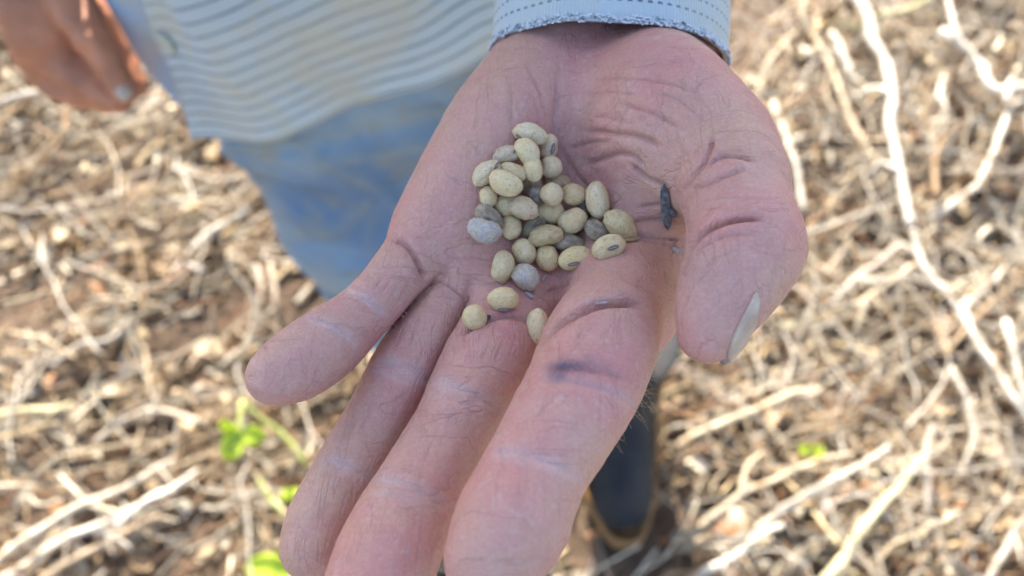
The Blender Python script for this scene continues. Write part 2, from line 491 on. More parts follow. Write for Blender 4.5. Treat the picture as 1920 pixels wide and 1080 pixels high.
for part, ln in LINES:
    sel = np.where((HID == PARTS[part]) & (HFACE > 0))[0]
    ln = np.array(ln, float); bb = (huv[sel] > ln.min(0) - 30) & (huv[sel] < ln.max(0) + 30); sel = sel[bb.all(1)]
    if not len(sel): continue
    q = huv[sel] + np.stack([wob[sel], wob2[sel]], 1) * 1.6
    d, t = seg_dist(q, ln)
    e = np.exp(-(d / 2.0) ** 2) * np.clip(np.minimum(t, 1 - t) * 2.2, 0.05, 1) * (0.75 + 0.5 * vnoise(hv[sel], 0.5, 14))
    disp[sel] -= 0.25 * e * HFACE[sel]; dirt[sel] = np.maximum(dirt[sel], 0.8 * e)
# broad, uneven flesh
disp += 0.45 * vnoise(hv, 0.07, 11) + 0.16 * vnoise(hv, 0.22, 12) + 0.06 * vnoise(hv, 0.6, 13)
hv = hv + hn * disp[:, None]
# skin colour: rosier pads, paler dusty flexion lines, a purple stain, ingrained dirt
base = np.array([0.57, 0.320, 0.265]); rosy = np.array([0.60, 0.255, 0.225]); tan = np.array([0.58, 0.365, 0.235]); pale = np.array([0.59, 0.46, 0.45])
m1 = np.clip(0.5 + 0.75 * vnoise(hv, 0.06, 21) + 0.35 * vnoise(hv, 0.17, 22), 0, 1)[:, None]
m2 = np.clip(0.25 + 0.7 * vnoise(hv, 0.05, 23) + 0.3 * vnoise(hv, 0.3, 24), 0, 1)[:, None]
skin = base * (1 - 0.8 * m1) + rosy * 0.8 * m1
skin = skin * (1 - 0.65 * m2) + tan * 0.65 * m2
speck = np.clip(vnoise(hv, 0.9, 25) * 1.6 - 0.75, 0, 1)[:, None] * 0.5
skin = skin * (1 - speck) + pale * speck
dz = np.clip(dust * (0.8 + 0.4 * vnoise(hv, 0.35, 26)), 0, 1)[:, None] * 0.75
skin = skin * (1 - dz) + pale * dz
sel = HID == 1
d, t = seg_dist(huv, spline([(1042, 694), (1070, 685), (1105, 684), (1145, 694), (1185, 712)], 12))
st = np.where(sel, np.exp(-(d / 19) ** 2) * (0.75 + 0.5 * vnoise(hv, 0.5, 27)) * np.clip(1.15 - t, 0, 1), 0).clip(0, 1)[:, None] * 0.92
skin = skin * (1 - st) + np.array([0.115, 0.075, 0.12]) * st
for part, c, r in ((5, (1300, 500), 60), (0, (775, 470), 30), (0, (1060, 300), 50)):  # soft darker patches at the thumb joint, little finger root and palm hollow
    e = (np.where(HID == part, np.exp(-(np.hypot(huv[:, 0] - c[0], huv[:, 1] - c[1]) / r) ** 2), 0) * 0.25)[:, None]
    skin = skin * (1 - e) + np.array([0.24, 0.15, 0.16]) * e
di = dirt[:, None] * 0.5
skin = skin * (1 - di) + np.array([0.21, 0.105, 0.10]) * di
# ------------------------------------------------------------------ materials of the person
def skin_material():
    N = Nodes('weathered_skin')
    a = N.n('ShaderNodeAttribute', attribute_name='skin_colour')
    v = N.coord('Object')
    fine = N.noise(v, 1300, 4, 0.7); mid = N.noise(v, 330, 5, 0.65)
    col = N.mix(N.math('MULTIPLY', N.ramp(mid, [(0.35, (0, 0, 0)), (0.7, (1, 1, 1))]), 0.3), a.outputs['Color'], (0.80, 0.70, 0.72), 'MULTIPLY')
    col = N.mix(N.math('MULTIPLY', N.ramp(fine, [(0.40, (1, 1, 1)), (0.52, (0, 0, 0))]), 0.16), col, (0.55, 0.42, 0.44), 'MULTIPLY')
    col = N.mix(N.math('MULTIPLY', N.ramp(fine, [(0.58, (0, 0, 0)), (0.70, (1, 1, 1))]), 0.18), col, (0.66, 0.52, 0.50))
    # net of fine creases: ridged noise, drawn out across the palm
    def crease(scale, stretch, width, dist, rot=0.0):
        n_ = N.noise(N.coord('Object', stretch, (0, 0, rot)), scale, 3, 0.5, dist)
        return N.ramp(N.math('ABSOLUTE', N.math('SUBTRACT', n_, 0.5)), [(0.0, (1, 1, 1)), (width, (0, 0, 0))])
    gate = N.ramp(N.noise(v, 55, 3), [(0.40, (0, 0, 0)), (0.60, (1, 1, 1))])
    k1 = N.math('MULTIPLY', crease(75, (0.38, 1.7, 1.2), 0.020, 0.3, -0.30), gate)
    k2 = N.math('MULTIPLY', crease(130, (1.8, 0.32, 1.2), 0.030, 0.2, -0.36), N.math('SUBTRACT', 1.0, gate))
    k3 = crease(300, (1, 1, 1), 0.05, 0.2)
    ks = N.math('ADD', N.math('MULTIPLY', k1, 0.8), N.math('ADD', N.math('MULTIPLY', k2, 0.7), N.math('MULTIPLY', k3, 0.12)), clamp=True)
    col = N.mix(N.math('MULTIPLY', ks, 0.22), col, (0.52, 0.36, 0.38), 'MULTIPLY')
    N.base(col)
    vo = N.n('ShaderNodeTexVoronoi', feature='DISTANCE_TO_EDGE'); vo.inputs['Scale'].default_value = 800
    N.l(v, vo.inputs['Vector'])
    cells = N.math('MINIMUM', vo.outputs['Distance'], 0.12)
    h = N.math('ADD', N.math('MULTIPLY', cells, 1.6), N.math('ADD', N.math('MULTIPLY', fine, 0.25), N.math('MULTIPLY', mid, 0.8)))
    h = N.math('SUBTRACT', h, N.math('MULTIPLY', ks, 1.0))
    N.l(N.bump(h, 0.45, 0.0008), N.b.inputs['Normal'])
    N.b.inputs['Roughness'].default_value = 0.46
    N.b.inputs['Specular IOR Level'].default_value = 0.42
    N.b.inputs['Subsurface Weight'].default_value = 0.08
    N.b.inputs['Subsurface Radius'].default_value = (1.0, 0.35, 0.2)
    N.b.inputs['Subsurface Scale'].default_value = 0.002
    return N.m

def nail_material():
    N = Nodes('fingernail'); v = N.coord('Object')
    n = N.noise(v, 220, 3)
    N.base(N.ramp(n, [(0.3, (0.42, 0.30, 0.22)), (0.7, (0.55, 0.43, 0.33))]))
    w = N.noise(N.coord('Object', (1, 1, 0.1)), 900, 2)
    N.l(N.bump(w, 0.15, 0.0004), N.b.inputs['Normal']); N.rough(0.3)
    return N.m

def cloth_material(name, dashed=False, blue=0.0):
    """pale blue-white shirting; UV in metres, stripes run along u"""
    N = Nodes(name); uv = N.coord('UV'); ob = N.coord('Object')
    sep = N.n('ShaderNodeSeparateXYZ'); N.l(uv, sep.inputs[0])
    per = 0.0112 if not dashed else 0.0046
    fr = N.math('FRACT', N.math('DIVIDE', sep.outputs[1], per))
    line = N.math('LESS_THAN', N.math('ABSOLUTE', N.math('SUBTRACT', fr, 0.5)), 0.085 if not dashed else 0.09)
    if dashed:
        fx = N.math('FRACT', N.math('DIVIDE', sep.outputs[0], 0.0026))
        line = N.math('MULTIPLY', line, N.math('LESS_THAN', fx, 0.5))
        line = N.math('MULTIPLY', line, N.math('GREATER_THAN', sep.outputs[1], 0.0045))
    thin = N.math('LESS_THAN', N.math('FRACT', N.math('DIVIDE', sep.outputs[1], per / 6)), 0.35)
    dirt1 = N.noise(ob, 13, 5, 0.6, 0.6); dirt2 = N.noise(ob, 34, 5, 0.65)
    cloth = N.mix(N.math('MULTIPLY', thin, 0.3), (0.52, 0.57, 0.55), (0.42, 0.50, 0.52))
    cloth = N.mix(N.ramp(N.noise(ob, 9, 3), [(0.4, (0, 0, 0)), (0.65, (0.6, 0.6, 0.6))]), cloth, (0.38, 0.49, 0.57))
    if blue: cloth = N.mix(blue, cloth, (0.28, 0.45, 0.68))  # bluer copy of the cloth: light on this front put into its colour
    cloth = N.mix(N.math('MULTIPLY', line, N.ramp(N.noise(ob, 40, 3), [(0.3, (0.6, 0.6, 0.6)), (0.7, (0.98, 0.98, 0.98))]) if not blue else 0.3), cloth, (0.09, 0.13, 0.18) if not dashed else (0.05, 0.08, 0.14))
    cloth = N.mix(N.ramp(dirt1, [(0.46, (0, 0, 0)), (0.70, (0.8, 0.8, 0.8))]), cloth, (0.54, 0.47, 0.29))
    cloth = N.mix(N.ramp(dirt2, [(0.66, (0, 0, 0)), (0.78, (0.8, 0.8, 0.8))]), cloth, (0.28, 0.19, 0.11))
    N.base(cloth)
    wv = N.n('ShaderNodeTexWave'); wv.inputs['Scale'].default_value = 320 if dashed else 420; wv.bands_direction = 'X'
    N.l(uv, wv.inputs['Vector'])
    h = N.math('ADD', N.math('MULTIPLY', wv.outputs['Fac'], 0.5), N.math('MULTIPLY', line, -0.8))
    h = N.math('ADD', h, N.noise(ob, 800, 2))
    N.l(N.bump(h, 0.5, 0.0006), N.b.inputs['Normal']); N.rough(0.85)
    N.b.inputs['Sheen Weight'].default_value = 0.1
    return N.m

def fray_material():
    N = Nodes('frayed_knit_edge'); v = N.coord('Object')
    n = N.noise(v, 420, 3, 0.7)
    N.base(N.ramp(n, [(0.36, (0.12, 0.14, 0.18)), (0.45, (0.60, 0.64, 0.68)), (0.8, (0.74, 0.76, 0.78))])); N.rough(0.9)
    N.l(N.bump(n, 0.8, 0.001), N.b.inputs['Normal'])
    return N.m

def denim_material():
    N = Nodes('muddy_denim'); v = N.coord('Object')
    a = N.n('ShaderNodeAttribute', attribute_name='seam_fold_light')
    big = N.noise(v, 7, 5, 0.6, 0.8); mid = N.noise(v, 26, 5, 0.6); fib = N.noise(N.coord('Object', (1, 1, 0.25)), 700, 2)
    c = N.ramp(big, [(0.35, (0.075, 0.15, 0.26)), (0.50, (0.19, 0.28, 0.365)), (0.68, (0.36, 0.40, 0.385))])
    c = N.mix(N.math('MULTIPLY', fib, 0.35), c, (0.34, 0.40, 0.46))
    c = N.mix(N.ramp(mid, [(0.50, (0, 0, 0)), (0.70, (0.7, 0.7, 0.7))]), c, (0.29, 0.27, 0.19))
    c = N.mix(a.outputs['Fac'], c, (0.36, 0.34, 0.24))
    c = N.mix(N.n('ShaderNodeAttribute', attribute_name='mud').outputs['Fac'], c, N.ramp(mid, [(0.4, (0.035, 0.030, 0.028)), (0.7, (0.10, 0.072, 0.05))]))
    N.base(c); N.rough(0.9)
    N.l(N.bump(N.math('ADD', fib, N.math('MULTIPLY', mid, 1.5)), 0.4, 0.0012), N.b.inputs['Normal'])
    return N.m

def plain(name, c1, c2, rough=0.6, scale=30, bump=0.3, bd=0.001):
    N = Nodes(name); v = N.coord('Object'); n = N.noise(v, scale, 5, 0.6)
    N.base(N.ramp(n, [(0.35, c1), (0.68, c2)])); N.rough(rough)
    N.l(N.bump(N.noise(v, scale * 6, 3), bump, bd), N.b.inputs['Normal'])
    return N.m

M_SKIN = skin_material(); M_NAIL = nail_material()
M_SHIRT = cloth_material('striped_shirting'); M_CUFF = cloth_material('ribbed_cuff_cloth', True); M_SHIRT_LIT = cloth_material('light_tinted_shirting', False, 0.7)
M_FRAY = fray_material(); M_DENIM = denim_material()
M_BOOT = plain('dusty_navy_boot', (0.010, 0.011, 0.014), (0.032, 0.028, 0.025), 0.8, 24)
M_BOOTDUST = plain('mud_on_boot', (0.30, 0.25, 0.19), (0.42, 0.36, 0.28), 0.95, 60)
M_SOLE = plain('tan_boot_sole', (0.26, 0.13, 0.045), (0.36, 0.19, 0.07), 0.7, 40)
M_BUTTON = plain('yellowed_button', (0.44, 0.47, 0.36), (0.52, 0.55, 0.44), 0.3, 90, 0.05)
M_SHADE_HAT = plain('woven_straw', (0.42, 0.31, 0.15), (0.55, 0.43, 0.23), 0.8, 120, 0.6, 0.002)
M_HAIR = plain('dark_hair', (0.012, 0.009, 0.008), (0.03, 0.022, 0.018), 0.6, 200)

person = empty('person', (0.03, 0.45, 0.0))
tag(person, 'person in striped shirt and muddy blue jeans holding out a palmful of dry beans', 'person')
bpy.context.view_layer.update()

def child(name, me, mat, parent=person):
    """world-space mesh made a child without moving"""
    o = link(name, me, mat)
    o.parent = parent
    w = Vector((0, 0, 0)); p = parent
    while p is not None: w += p.location; p = p.parent
    o.location = -w
    return o

# ---- the rest of the body: other hand, arms, neck and head (mm, world space)
def W(px, py, d): return to_world(cam_pt(px, py, d))[0] * 1000
def npw(lst, sub=3):
    out = np.array([[*W(px, py, d), r * d / FPX] for px, py, d, r in lst])
    return spline(out, (len(out) - 1) * sub + 1)
H2 = {
 'palm': npw([(58, -75, 580, 66), (70, 0, 586, 78), (88, 62, 594, 70), (80, 95, 606, 52)]),
 'thumb': npw([(118, -30, 572, 44), (158, 48, 568, 37), (200, 112, 574, 29), (226, 156, 580, 25), (234, 174, 582, 20)]),
 'index': npw([(95, 60, 600, 60), (128, 120, 600, 42), (178, 165, 596, 30), (222, 188, 594, 22)]),
 'middle': npw([(62, 95, 612, 42), (108, 150, 616, 34), (172, 183, 612, 26), (214, 197, 608, 19)]),
 'ring': npw([(120, -10, 612, 56), (180, 40, 622, 36), (206, 72, 628, 29), (235, 128, 634, 25), (252, 160, 636, 20)]),
}
wr2 = W(58, -75, 580)
ARM2 = np.array([[*wr2, 27.0], [-398, 585, 1085, 40.0], [-245, 560, 1375, 52.0]])
elb = to_world(ELBOW)[0] * 1000
ARM1 = np.array([[*to_world(cam_pt(1150, 40, 258))[0] * 1000, 22.0], [*elb, 38.0], [85, 440, 1375, 52.0]])
TORSO = [np.array([[-70, 545, 820, 95], [-75, 540, 1000, 118], [-80, 530, 1250, 135], [-80, 520, 1380, 70], [-85, 495, 1470, 58.0]]),
         np.array([[85, 440, 1375, 62.0], [-80, 520, 1360, 80], [-245, 560, 1375, 62.0]]),
         np.array([[20, 490, 1260, 110.0], [-180, 545, 1260, 110.0]])]
HEAD = [np.array([[-88, 490, 1600, 92.0], [-88, 470, 1570, 84.0], [-92, 425, 1520, 48.0]]),
        np.array([[-94, 392, 1560, 12.0], [-96, 378, 1545, 15.0]])] + \
       [np.array([[-88 + s * 88, 490, 1585, 14.0], [-88 + s * 94, 498, 1560, 12.0]]) for s in (-1, 1)]
def body2(P):
    d = None
    for n in (H2['palm'], ARM2): 
        e = boxed(P, n, 20); d = e if d is None else smin(d, e, 10.0)
    h = d
    for k, kk in (('thumb', 5.), ('index', 7.), ('middle', 6.), ('ring', 6.)):
        h = np.minimum(h, smin(d, boxed(P, H2[k], 20), kk))
    return h
def body3(P):
    d = None
    for n in TORSO + [ARM1, ARM2] + HEAD:
        e = boxed(P, n, 60); d = e if d is None else smin(d, e, 30.0 if n is not HEAD[1] else 8.0)
    # eye sockets and mouth
    for sx in (-1, 1): d = np.maximum(d, -(chain_sdf(P, np.array([[-92 + sx * 32, 378, 1572, 14.], [-92 + sx * 36, 379, 1572, 14.]]))))
    d = np.maximum(d, -(chain_sdf(P, np.array([[-112, 374, 1508, 5.], [-74, 374, 1508, 5.]]))))
    return d
h2all = np.concatenate([v for v in H2.values()])
v2, q2 = sparse_mesh(body2, (h2all[:, :3] - h2all[:, 3:]).min(0) - 6, (h2all[:, :3] + h2all[:, 3:]).max(0) + 6 + np.array([0, 10, 20]), 1.8)
v2 = relax(v2, q2, 3)
t_ = np_mesh('t', v2, q2); v2 = v2 + get_no(t_) * (1.6 * (1 - 2 * np.abs(vnoise(v2, .05, 34))) + .8 * vnoise(v2, .11, 35))[:, None]; bpy.data.meshes.remove(t_)
v3, q3 = sparse_mesh(body3, np.array([-470., 340, 800]), np.array([170., 700, 1720]), 9.0)
v3 = relax(v3, q3, 3)
q3c = v3[q3].mean(1)
armcut = (q3c[:, 0] < -300) & (q3c[:, 2] < 900)
q3 = q3[~armcut]
hw = to_world(hv)
n1, n2 = len(hw), len(v2)
bv = np.concatenate([hw, v2 / 1000, v3 / 1000]); bq = np.concatenate([hq, q2 + n1, q3 + n1 + n2])
sk2 = np.array([0.50, 0.205, 0.105]) * (1 + 0.3 * vnoise(v2, 0.05, 31) + 0.15 * vnoise(v2, .14, 32))[:, None]
sk3 = np.tile([0.40, 0.21, 0.145], (len(v3), 1))
bme = np_mesh('body', bv, bq)
set_color(bme, 'skin_colour', np.concatenate([skin, sk2, sk3]))
body = child('body', bme, M_SKIN)
bpy.data.meshes.remove(hme)
HBVH = BVHTree.FromPolygons([tuple(p) for p in hw], hq.tolist())

def sight(px, py):
    dirw = Vector(CF + (px - 960) / FPX * CR + (540 - py) / FPX * CU).normalized()
    return HBVH.ray_cast(Vector(CC), dirw)

# ---- fingernails: curved plates seated in the skin
def nail(name, centre, along, out, length, width, label=None, curve=0.55):
    along = along / np.linalg.norm(along); out = out - along * (out @ along); out /= np.linalg.norm(out)
    side = np.cross(along, out)
    U, Vv = np.meshgrid(np.linspace(-1, 1, 17), np.linspace(-1, 1, 21), indexing='ij')
    r = np.clip(1 - np.abs(Vv) ** 3.2, 0, 1) ** 0.45 * (1 - .12 * Vv)
    x = U * r * width; y = Vv * length; z = -curve * width * U ** 2 - 0.10 * length * Vv ** 2
    top = centre + x[..., None] * side + y[..., None] * along + z[..., None] * out
    bot = top - 0.0006 * out
    n, m = U.shape
    i = np.arange(n - 1)[:, None] * m + np.arange(m - 1)[None]
    f = np.stack([i, i + 1, i + m + 1, i + m], -1).reshape(-1, 4)
    v = np.concatenate([top.reshape(-1, 3), bot.reshape(-1, 3)])
    per = np.concatenate([np.arange(m), np.arange(1, n) * m + m - 1, (n - 1) * m + np.arange(m - 2, -1, -1), np.arange(n - 2, 0, -1) * m])
    pn = np.roll(per, -1)
    F = np.concatenate([f, f[:, ::-1] + n * m, np.stack([pn, per, per + n * m, pn + n * m], 1)])
    o = child(name, np_mesh(name, v, F), M_NAIL, body)
    if label: o['label'] = label
    return o
# thumb nail: a plate that follows the outer side of the last joint, seen obliquely
def seated_nail(Lpts, Rpts, label, lift=0.00035):
    n, m = 26, 14
    Lc, Rc = spline(np.array(Lpts, float), n), spline(np.array(Rpts, float), n)
    P = np.zeros((n, m, 3)); Q = np.zeros((n, m, 3))
    for i in range(n):
        for j in range(m):
            t = j / (m - 1); p = Lc[i] * (1 - t) + Rc[i] * t
            for k in range(40):
                h = sight(p[0] - k * 1.0, p[1])
                if h[0] is not None and (np.array(h[0]) - CC) @ CF < 0.186: break
            P[i, j] = np.array(h[0]); nn = np.array(h[1]); Q[i, j] = nn if nn @ CF < 0 else -nn
    for _ in range(6):                                             # a nail is stiffer and smoother than skin
        P[1:-1, 1:-1] = .5 * P[1:-1, 1:-1] + .125 * (P[:-2, 1:-1] + P[2:, 1:-1] + P[1:-1, :-2] + P[1:-1, 2:])
        Q[1:-1, 1:-1] = .5 * Q[1:-1, 1:-1] + .125 * (Q[:-2, 1:-1] + Q[2:, 1:-1] + Q[1:-1, :-2] + Q[1:-1, 2:])
    Q /= np.linalg.norm(Q, axis=2)[..., None]
    U, V = np.meshgrid(np.linspace(-1, 1, n), np.linspace(-1, 1, m), indexing='ij')
    ed = np.clip(1 - np.maximum(np.abs(U) ** 6, np.abs(V) ** 6), 0, 1)
    top = P + Q * ((lift + .0006 * ed + .0004 * np.clip(U, 0, 1) ** 2)[..., None]); bot = P - Q * .0006
    v = np.concatenate([top.reshape(-1, 3), bot.reshape(-1, 3)])
    i = np.arange(n - 1)[:, None] * m + np.arange(m - 1)[None]
    f = np.stack([i, i + 1, i + m + 1, i + m], -1).reshape(-1, 4)
    per = np.concatenate([np.arange(m), np.arange(1, n) * m + m - 1, (n - 1) * m + np.arange(m - 2, -1, -1), np.arange(n - 2, 0, -1) * m]); pn = np.roll(per, -1)
    F = np.concatenate([f, f[:, ::-1] + n * m, np.stack([pn, per, per + n * m, pn + n * m], 1)])
    o = child('fingernail', np_mesh('fingernail', v, F), M_NAIL, body); o['label'] = label
seated_nail([(1415, 548), (1402, 574), (1386, 604), (1372, 636), (1364, 662), (1364, 676)], [(1420, 549), (1422, 575), (1415, 607), (1401, 636), (1384, 660), (1368, 678)], 'pale thumbnail with a dusty edge')
nail('fingernail', to_world(cam_pt(228, 168, 571.5))[0], 0.45 * CR - 0.85 * CU, 0.15 * CR + 0.12 * CU - 1.0 * CF, 0.0075, 0.0058, 'pale thumbnail of the hanging hand')

# fine hairs along the back edge of the index finger and by the little finger's root
hp = []
r_ = np.random.default_rng(5)
for k in range(46):
    t = r_.uniform(0, 1); e = spline([(1232, 672), (1213, 712), (1196, 748), (1172, 788), (1140, 836)], 50)[int(t * 49)]
    p0 = cam_pt(e[0] - 6, e[1], 178 - 12 * t + r_.uniform(-2, 6))
    dr = np.array([r_.uniform(.3, 1.0), r_.uniform(-1.1, -.2), r_.uniform(-.3, .5)]); dr /= np.linalg.norm(dr)
    L = r_.uniform(2, 5.0); bend = r_.normal(0, .35, 3)
    pth = to_world(np.array([p0 + dr * L * u + bend * L * u * u for u in np.linspace(0, 1, 5)]))
    hp.append(tube(pth, np.array([.05, .045, .04, .03, .012]) / 1000, 4, False))
hv_, hf_ = merge(hp)
child('hand_hair', np_mesh('hand_hair', hv_, hf_), plain('fair_hair', (0.42, 0.25, 0.11), (0.5, 0.32, 0.16), 0.5, 200), body)

# ---- sleeve and cuff of the reaching arm
axis0 = cam_pt(1142, 112, 240.0); axd = ELBOW - axis0; Laxis = np.linalg.norm(axd); axd /= Laxis
e1 = np.array([1.0, 0, 0]); e1 = e1 - axd * (e1 @ axd); e1 /= np.linalg.norm(e1); e2 = np.cross(axd, e1)
def sleeve_grid(us, r1f, r2f, nth, noise=0.0, seed=0, curve=None):
    th = np.linspace(0, 2 * np.pi, nth, endpoint=False)
    U, T = np.meshgrid(us, th, indexing='ij')
    R1 = r1f(U); R2 = r2f(U)
    P = axis0 + (U - 6.5 * np.sin(T) * np.exp(-U / 40))[..., None] * axd + (R1 * np.cos(T))[..., None] * e1 + (R2 * np.sin(T))[..., None] * e2
    nrm = np.cos(T)[..., None] * e1 + np.sin(T)[..., None] * e2
    if noise: P = P + nrm * (noise * vnoise(np.stack([np.cos(T) * 2.2, np.sin(T) * 2.2, U * 0.055], -1).reshape(-1, 3), 1.0, seed).reshape(U.shape))[..., None]
    n, m = U.shape
    i = np.arange(n - 1)[:, None] * m; j = np.arange(m)[None]; jn = (j + 1) % m
    F = np.stack([i + j, i + jn, i + m + jn, i + m + j], -1).reshape(-1, 4)
    uv = np.stack([T * 0.032, U / 1000.0], -1).reshape(-1, 2)
    return P.reshape(-1, 3), F, uv
shirt = empty('shirt', (0, 0, 0)); shirt.parent = person
shirt.location = -person.location
us = np.concatenate([[9, 4, 1.2], np.linspace(0.4, 62, 60)])
lipr = lambda U: np.where(np.arange(len(us))[:, None] < 3, -1.6, 0) + 0 * U
P_, F_, uv_ = sleeve_grid(us, lambda U: 34.6 + 0.05 * U + lipr(U), lambda U: 23.5 + 0.08 * U + lipr(U), 180, 1.1, 3)
cm = np_mesh('cuff', to_world(P_), F_[:, ::-1]); set_uv(cm, uv_)
cuff = child('cuff', cm, M_CUFF, shirt)
cuff['label'] = 'ribbed cuff with rows of dark stitching'
# frayed edge: a knobbly roll of loose loops
pl = []
for k in range(760):
    T = 2 * np.pi * k / 760 + r_.normal(0, .008); u = r_.uniform(0.0, 2.4)
    nr = np.cos(T) * e1 + np.sin(T) * e2
    c0 = axis0 + (u - 6.5 * np.sin(T) * np.exp(-u / 40)) * axd + (34.9 * np.cos(T)) * e1 + (23.8 * np.sin(T)) * e2 + nr * 1.1 * float(vnoise(np.array([[np.cos(T) * 2.2, np.sin(T) * 2.2, u * .055]]), 1.0, 3)[0])
    tg = -np.sin(T) * e1 + np.cos(T) * e2
    w = r_.uniform(.35, .7); hh = r_.uniform(.15, .5); sl = r_.uniform(-.5, .5)
    pth = np.array([c0 - tg * w - axd * sl, c0 + nr * hh - axd * .4, c0 + tg * w + axd * sl])
    pl.append(tube(to_world(spline(pth, 5)), np.array([.16, .26, .3, .26, .16]) / 1000, 6, False))
fv, ff = merge(pl)
fray = child('frayed_edge', np_mesh('frayed_edge', fv, ff), M_FRAY, shirt)
fray['label'] = 'frayed white edge of the cuff'
# sleeve from the cuff to the shoulder
sp = spline(np.array([axis0 + 58 * axd, axis0 + 0.5 * Laxis * axd, ELBOW, to_cam(np.array([[0.085, 0.45, 1.22]]))[0], to_cam(np.array([[0.07, 0.47, 1.37]]))[0]]), 40)
sv, sf = tube(to_world(sp), np.interp(np.linspace(0, 1, 40), [0, .3, .5, .8, 1], [.036, .05, .058, .066, .075]), 40, False)
sv = sv + 0.004 * vnoise(sv, 28, 8)[:, None]
sm_ = np_mesh('sleeve', sv, sf); set_uv(sm_, np.stack([np.tile(np.arange(40) * .008, 40), np.repeat(np.arange(40) * .011, 40)], 1))
child('sleeve', sm_, M_SHIRT, shirt)
sp = spline(np.array([wr2 + (ARM2[1, :3] - wr2) * .22, ARM2[1, :3], ARM2[1, :3] * .5 + ARM2[2, :3] * .5, ARM2[2, :3] + [10, -10, 0]]) / 1000, 40)
sv, sf = tube(sp, np.interp(np.linspace(0, 1, 40), [0, .4, 1], [.045, .058, .08]), 40, False)
sv = sv + 0.004 * vnoise(sv, 28, 9)[:, None]
sm_ = np_mesh('sleeve', sv, sf); set_uv(sm_, np.stack([np.tile(np.arange(40) * .008, 40), np.repeat(np.arange(40) * .011, 40)], 1))
child('sleeve', sm_, M_SHIRT, shirt)

# ---- shirt body: loose cloth hung round the waist, two fronts that overlap at the placket
CX, CY = -0.07, 0.52
HEM_T = [150, 175, 190, 204, 216, 228, 240.7, 256.8, 273.5, 283, 300, 330, 360, 450, 512]
HEM_R = [.90, .862, .81, .748, .700, .720, .746, .782, .818, .842, .87, .87, .80, .72, .90]
def shirt_pt(T, Z, hem, off):
    """T degrees, Z height"""
    a = np.interp(Z, [.6, .85, 1.05, 1.25, 1.36, 1.43], [.215, .215, .212, .208, .16, .075])
    b = np.interp(Z, [.6, .85, 1.05, 1.25, 1.36, 1.43], [.140, .140, .140, .140, .11, .07])
    t = np.radians(T)
    g = (Z - hem)
    fold = 0.007 * np.sin(T * .16 + 9 * g) * np.clip(1.3 - g * 2.2, .2, 1) + 0.006 * vnoise(np.stack([T * .05, Z * 9, T * 0], -1).reshape(-1, 3), 1.0, 41).reshape(T.shape) \
         + 0.004 * vnoise(np.stack([T * .12 + Z * 14, Z * 6 - T * .02, T * 0], -1).reshape(-1, 3), 1.0, 42).reshape(T.shape)
    hemroll = 0.0012 * np.exp(-((g - 0.004) / .006) ** 2)
    r = off + fold + hemroll + 0.024 * np.clip((212 - T) / 26, 0, 1) * (T < 230) + (0.0025 * np.exp(-((T - 217.3) / 1.3) ** 2) if off > .005 else 0)
    return np.stack([CX + (a + r) * np.cos(t), CY + (b + r) * np.sin(t), Z], -1)
def panel(name, t0, t1, nt, off, rot=0.0, label=None, mat=None):
    T1 = np.linspace(t0, t1, nt); S = np.concatenate([np.linspace(0, .3, 110), np.linspace(.31, 1, 40)])
    T, K = np.meshgrid(T1, S, indexing='ij')
    hem = np.interp(T, HEM_T, HEM_R) if t0 < 500 else None
    Z = hem + (1.43 - hem) * K
    P = shirt_pt(T, Z, hem, off)
    n, m = T.shape
    i = np.arange(n - 1)[:, None] * m + np.arange(m - 1)[None]
    F = np.stack([i, i + m, i + m + 1, i + 1], -1).reshape(-1, 4)
    g = Z - hem
    wv = 0.004 * vnoise(np.stack([T * .045, g * 10, T * 0], -1).reshape(-1, 3), 1.0, 43).reshape(T.shape)
    U = np.radians(T) * .19; Vv = g + wv
    uv = np.stack([U * math.cos(rot) - Vv * math.sin(rot), U * math.sin(rot) + Vv * math.cos(rot)], -1).reshape(-1, 2)
    me = np_mesh(name, P.reshape(-1, 3), F); set_uv(me, uv)
    o = child(name, me, mat or M_SHIRT, shirt)
    so = o.modifiers.new('thickness', 'SOLIDIFY'); so.thickness = 0.0011; so.offset = -1
    if label: o['label'] = label
    return o
panel('shirt_front', 215.5, 360, 230, 0.010, 0.0, 'striped shirt front with a stained hem')
panel('shirt_front', 152, 219.5, 110, 0.0, 1.0, 'narrow underlapping shirt front tinted pale blue for the light on it', M_SHIRT_LIT)
panel('shirt_back', 358, 512, 120, 0.001)
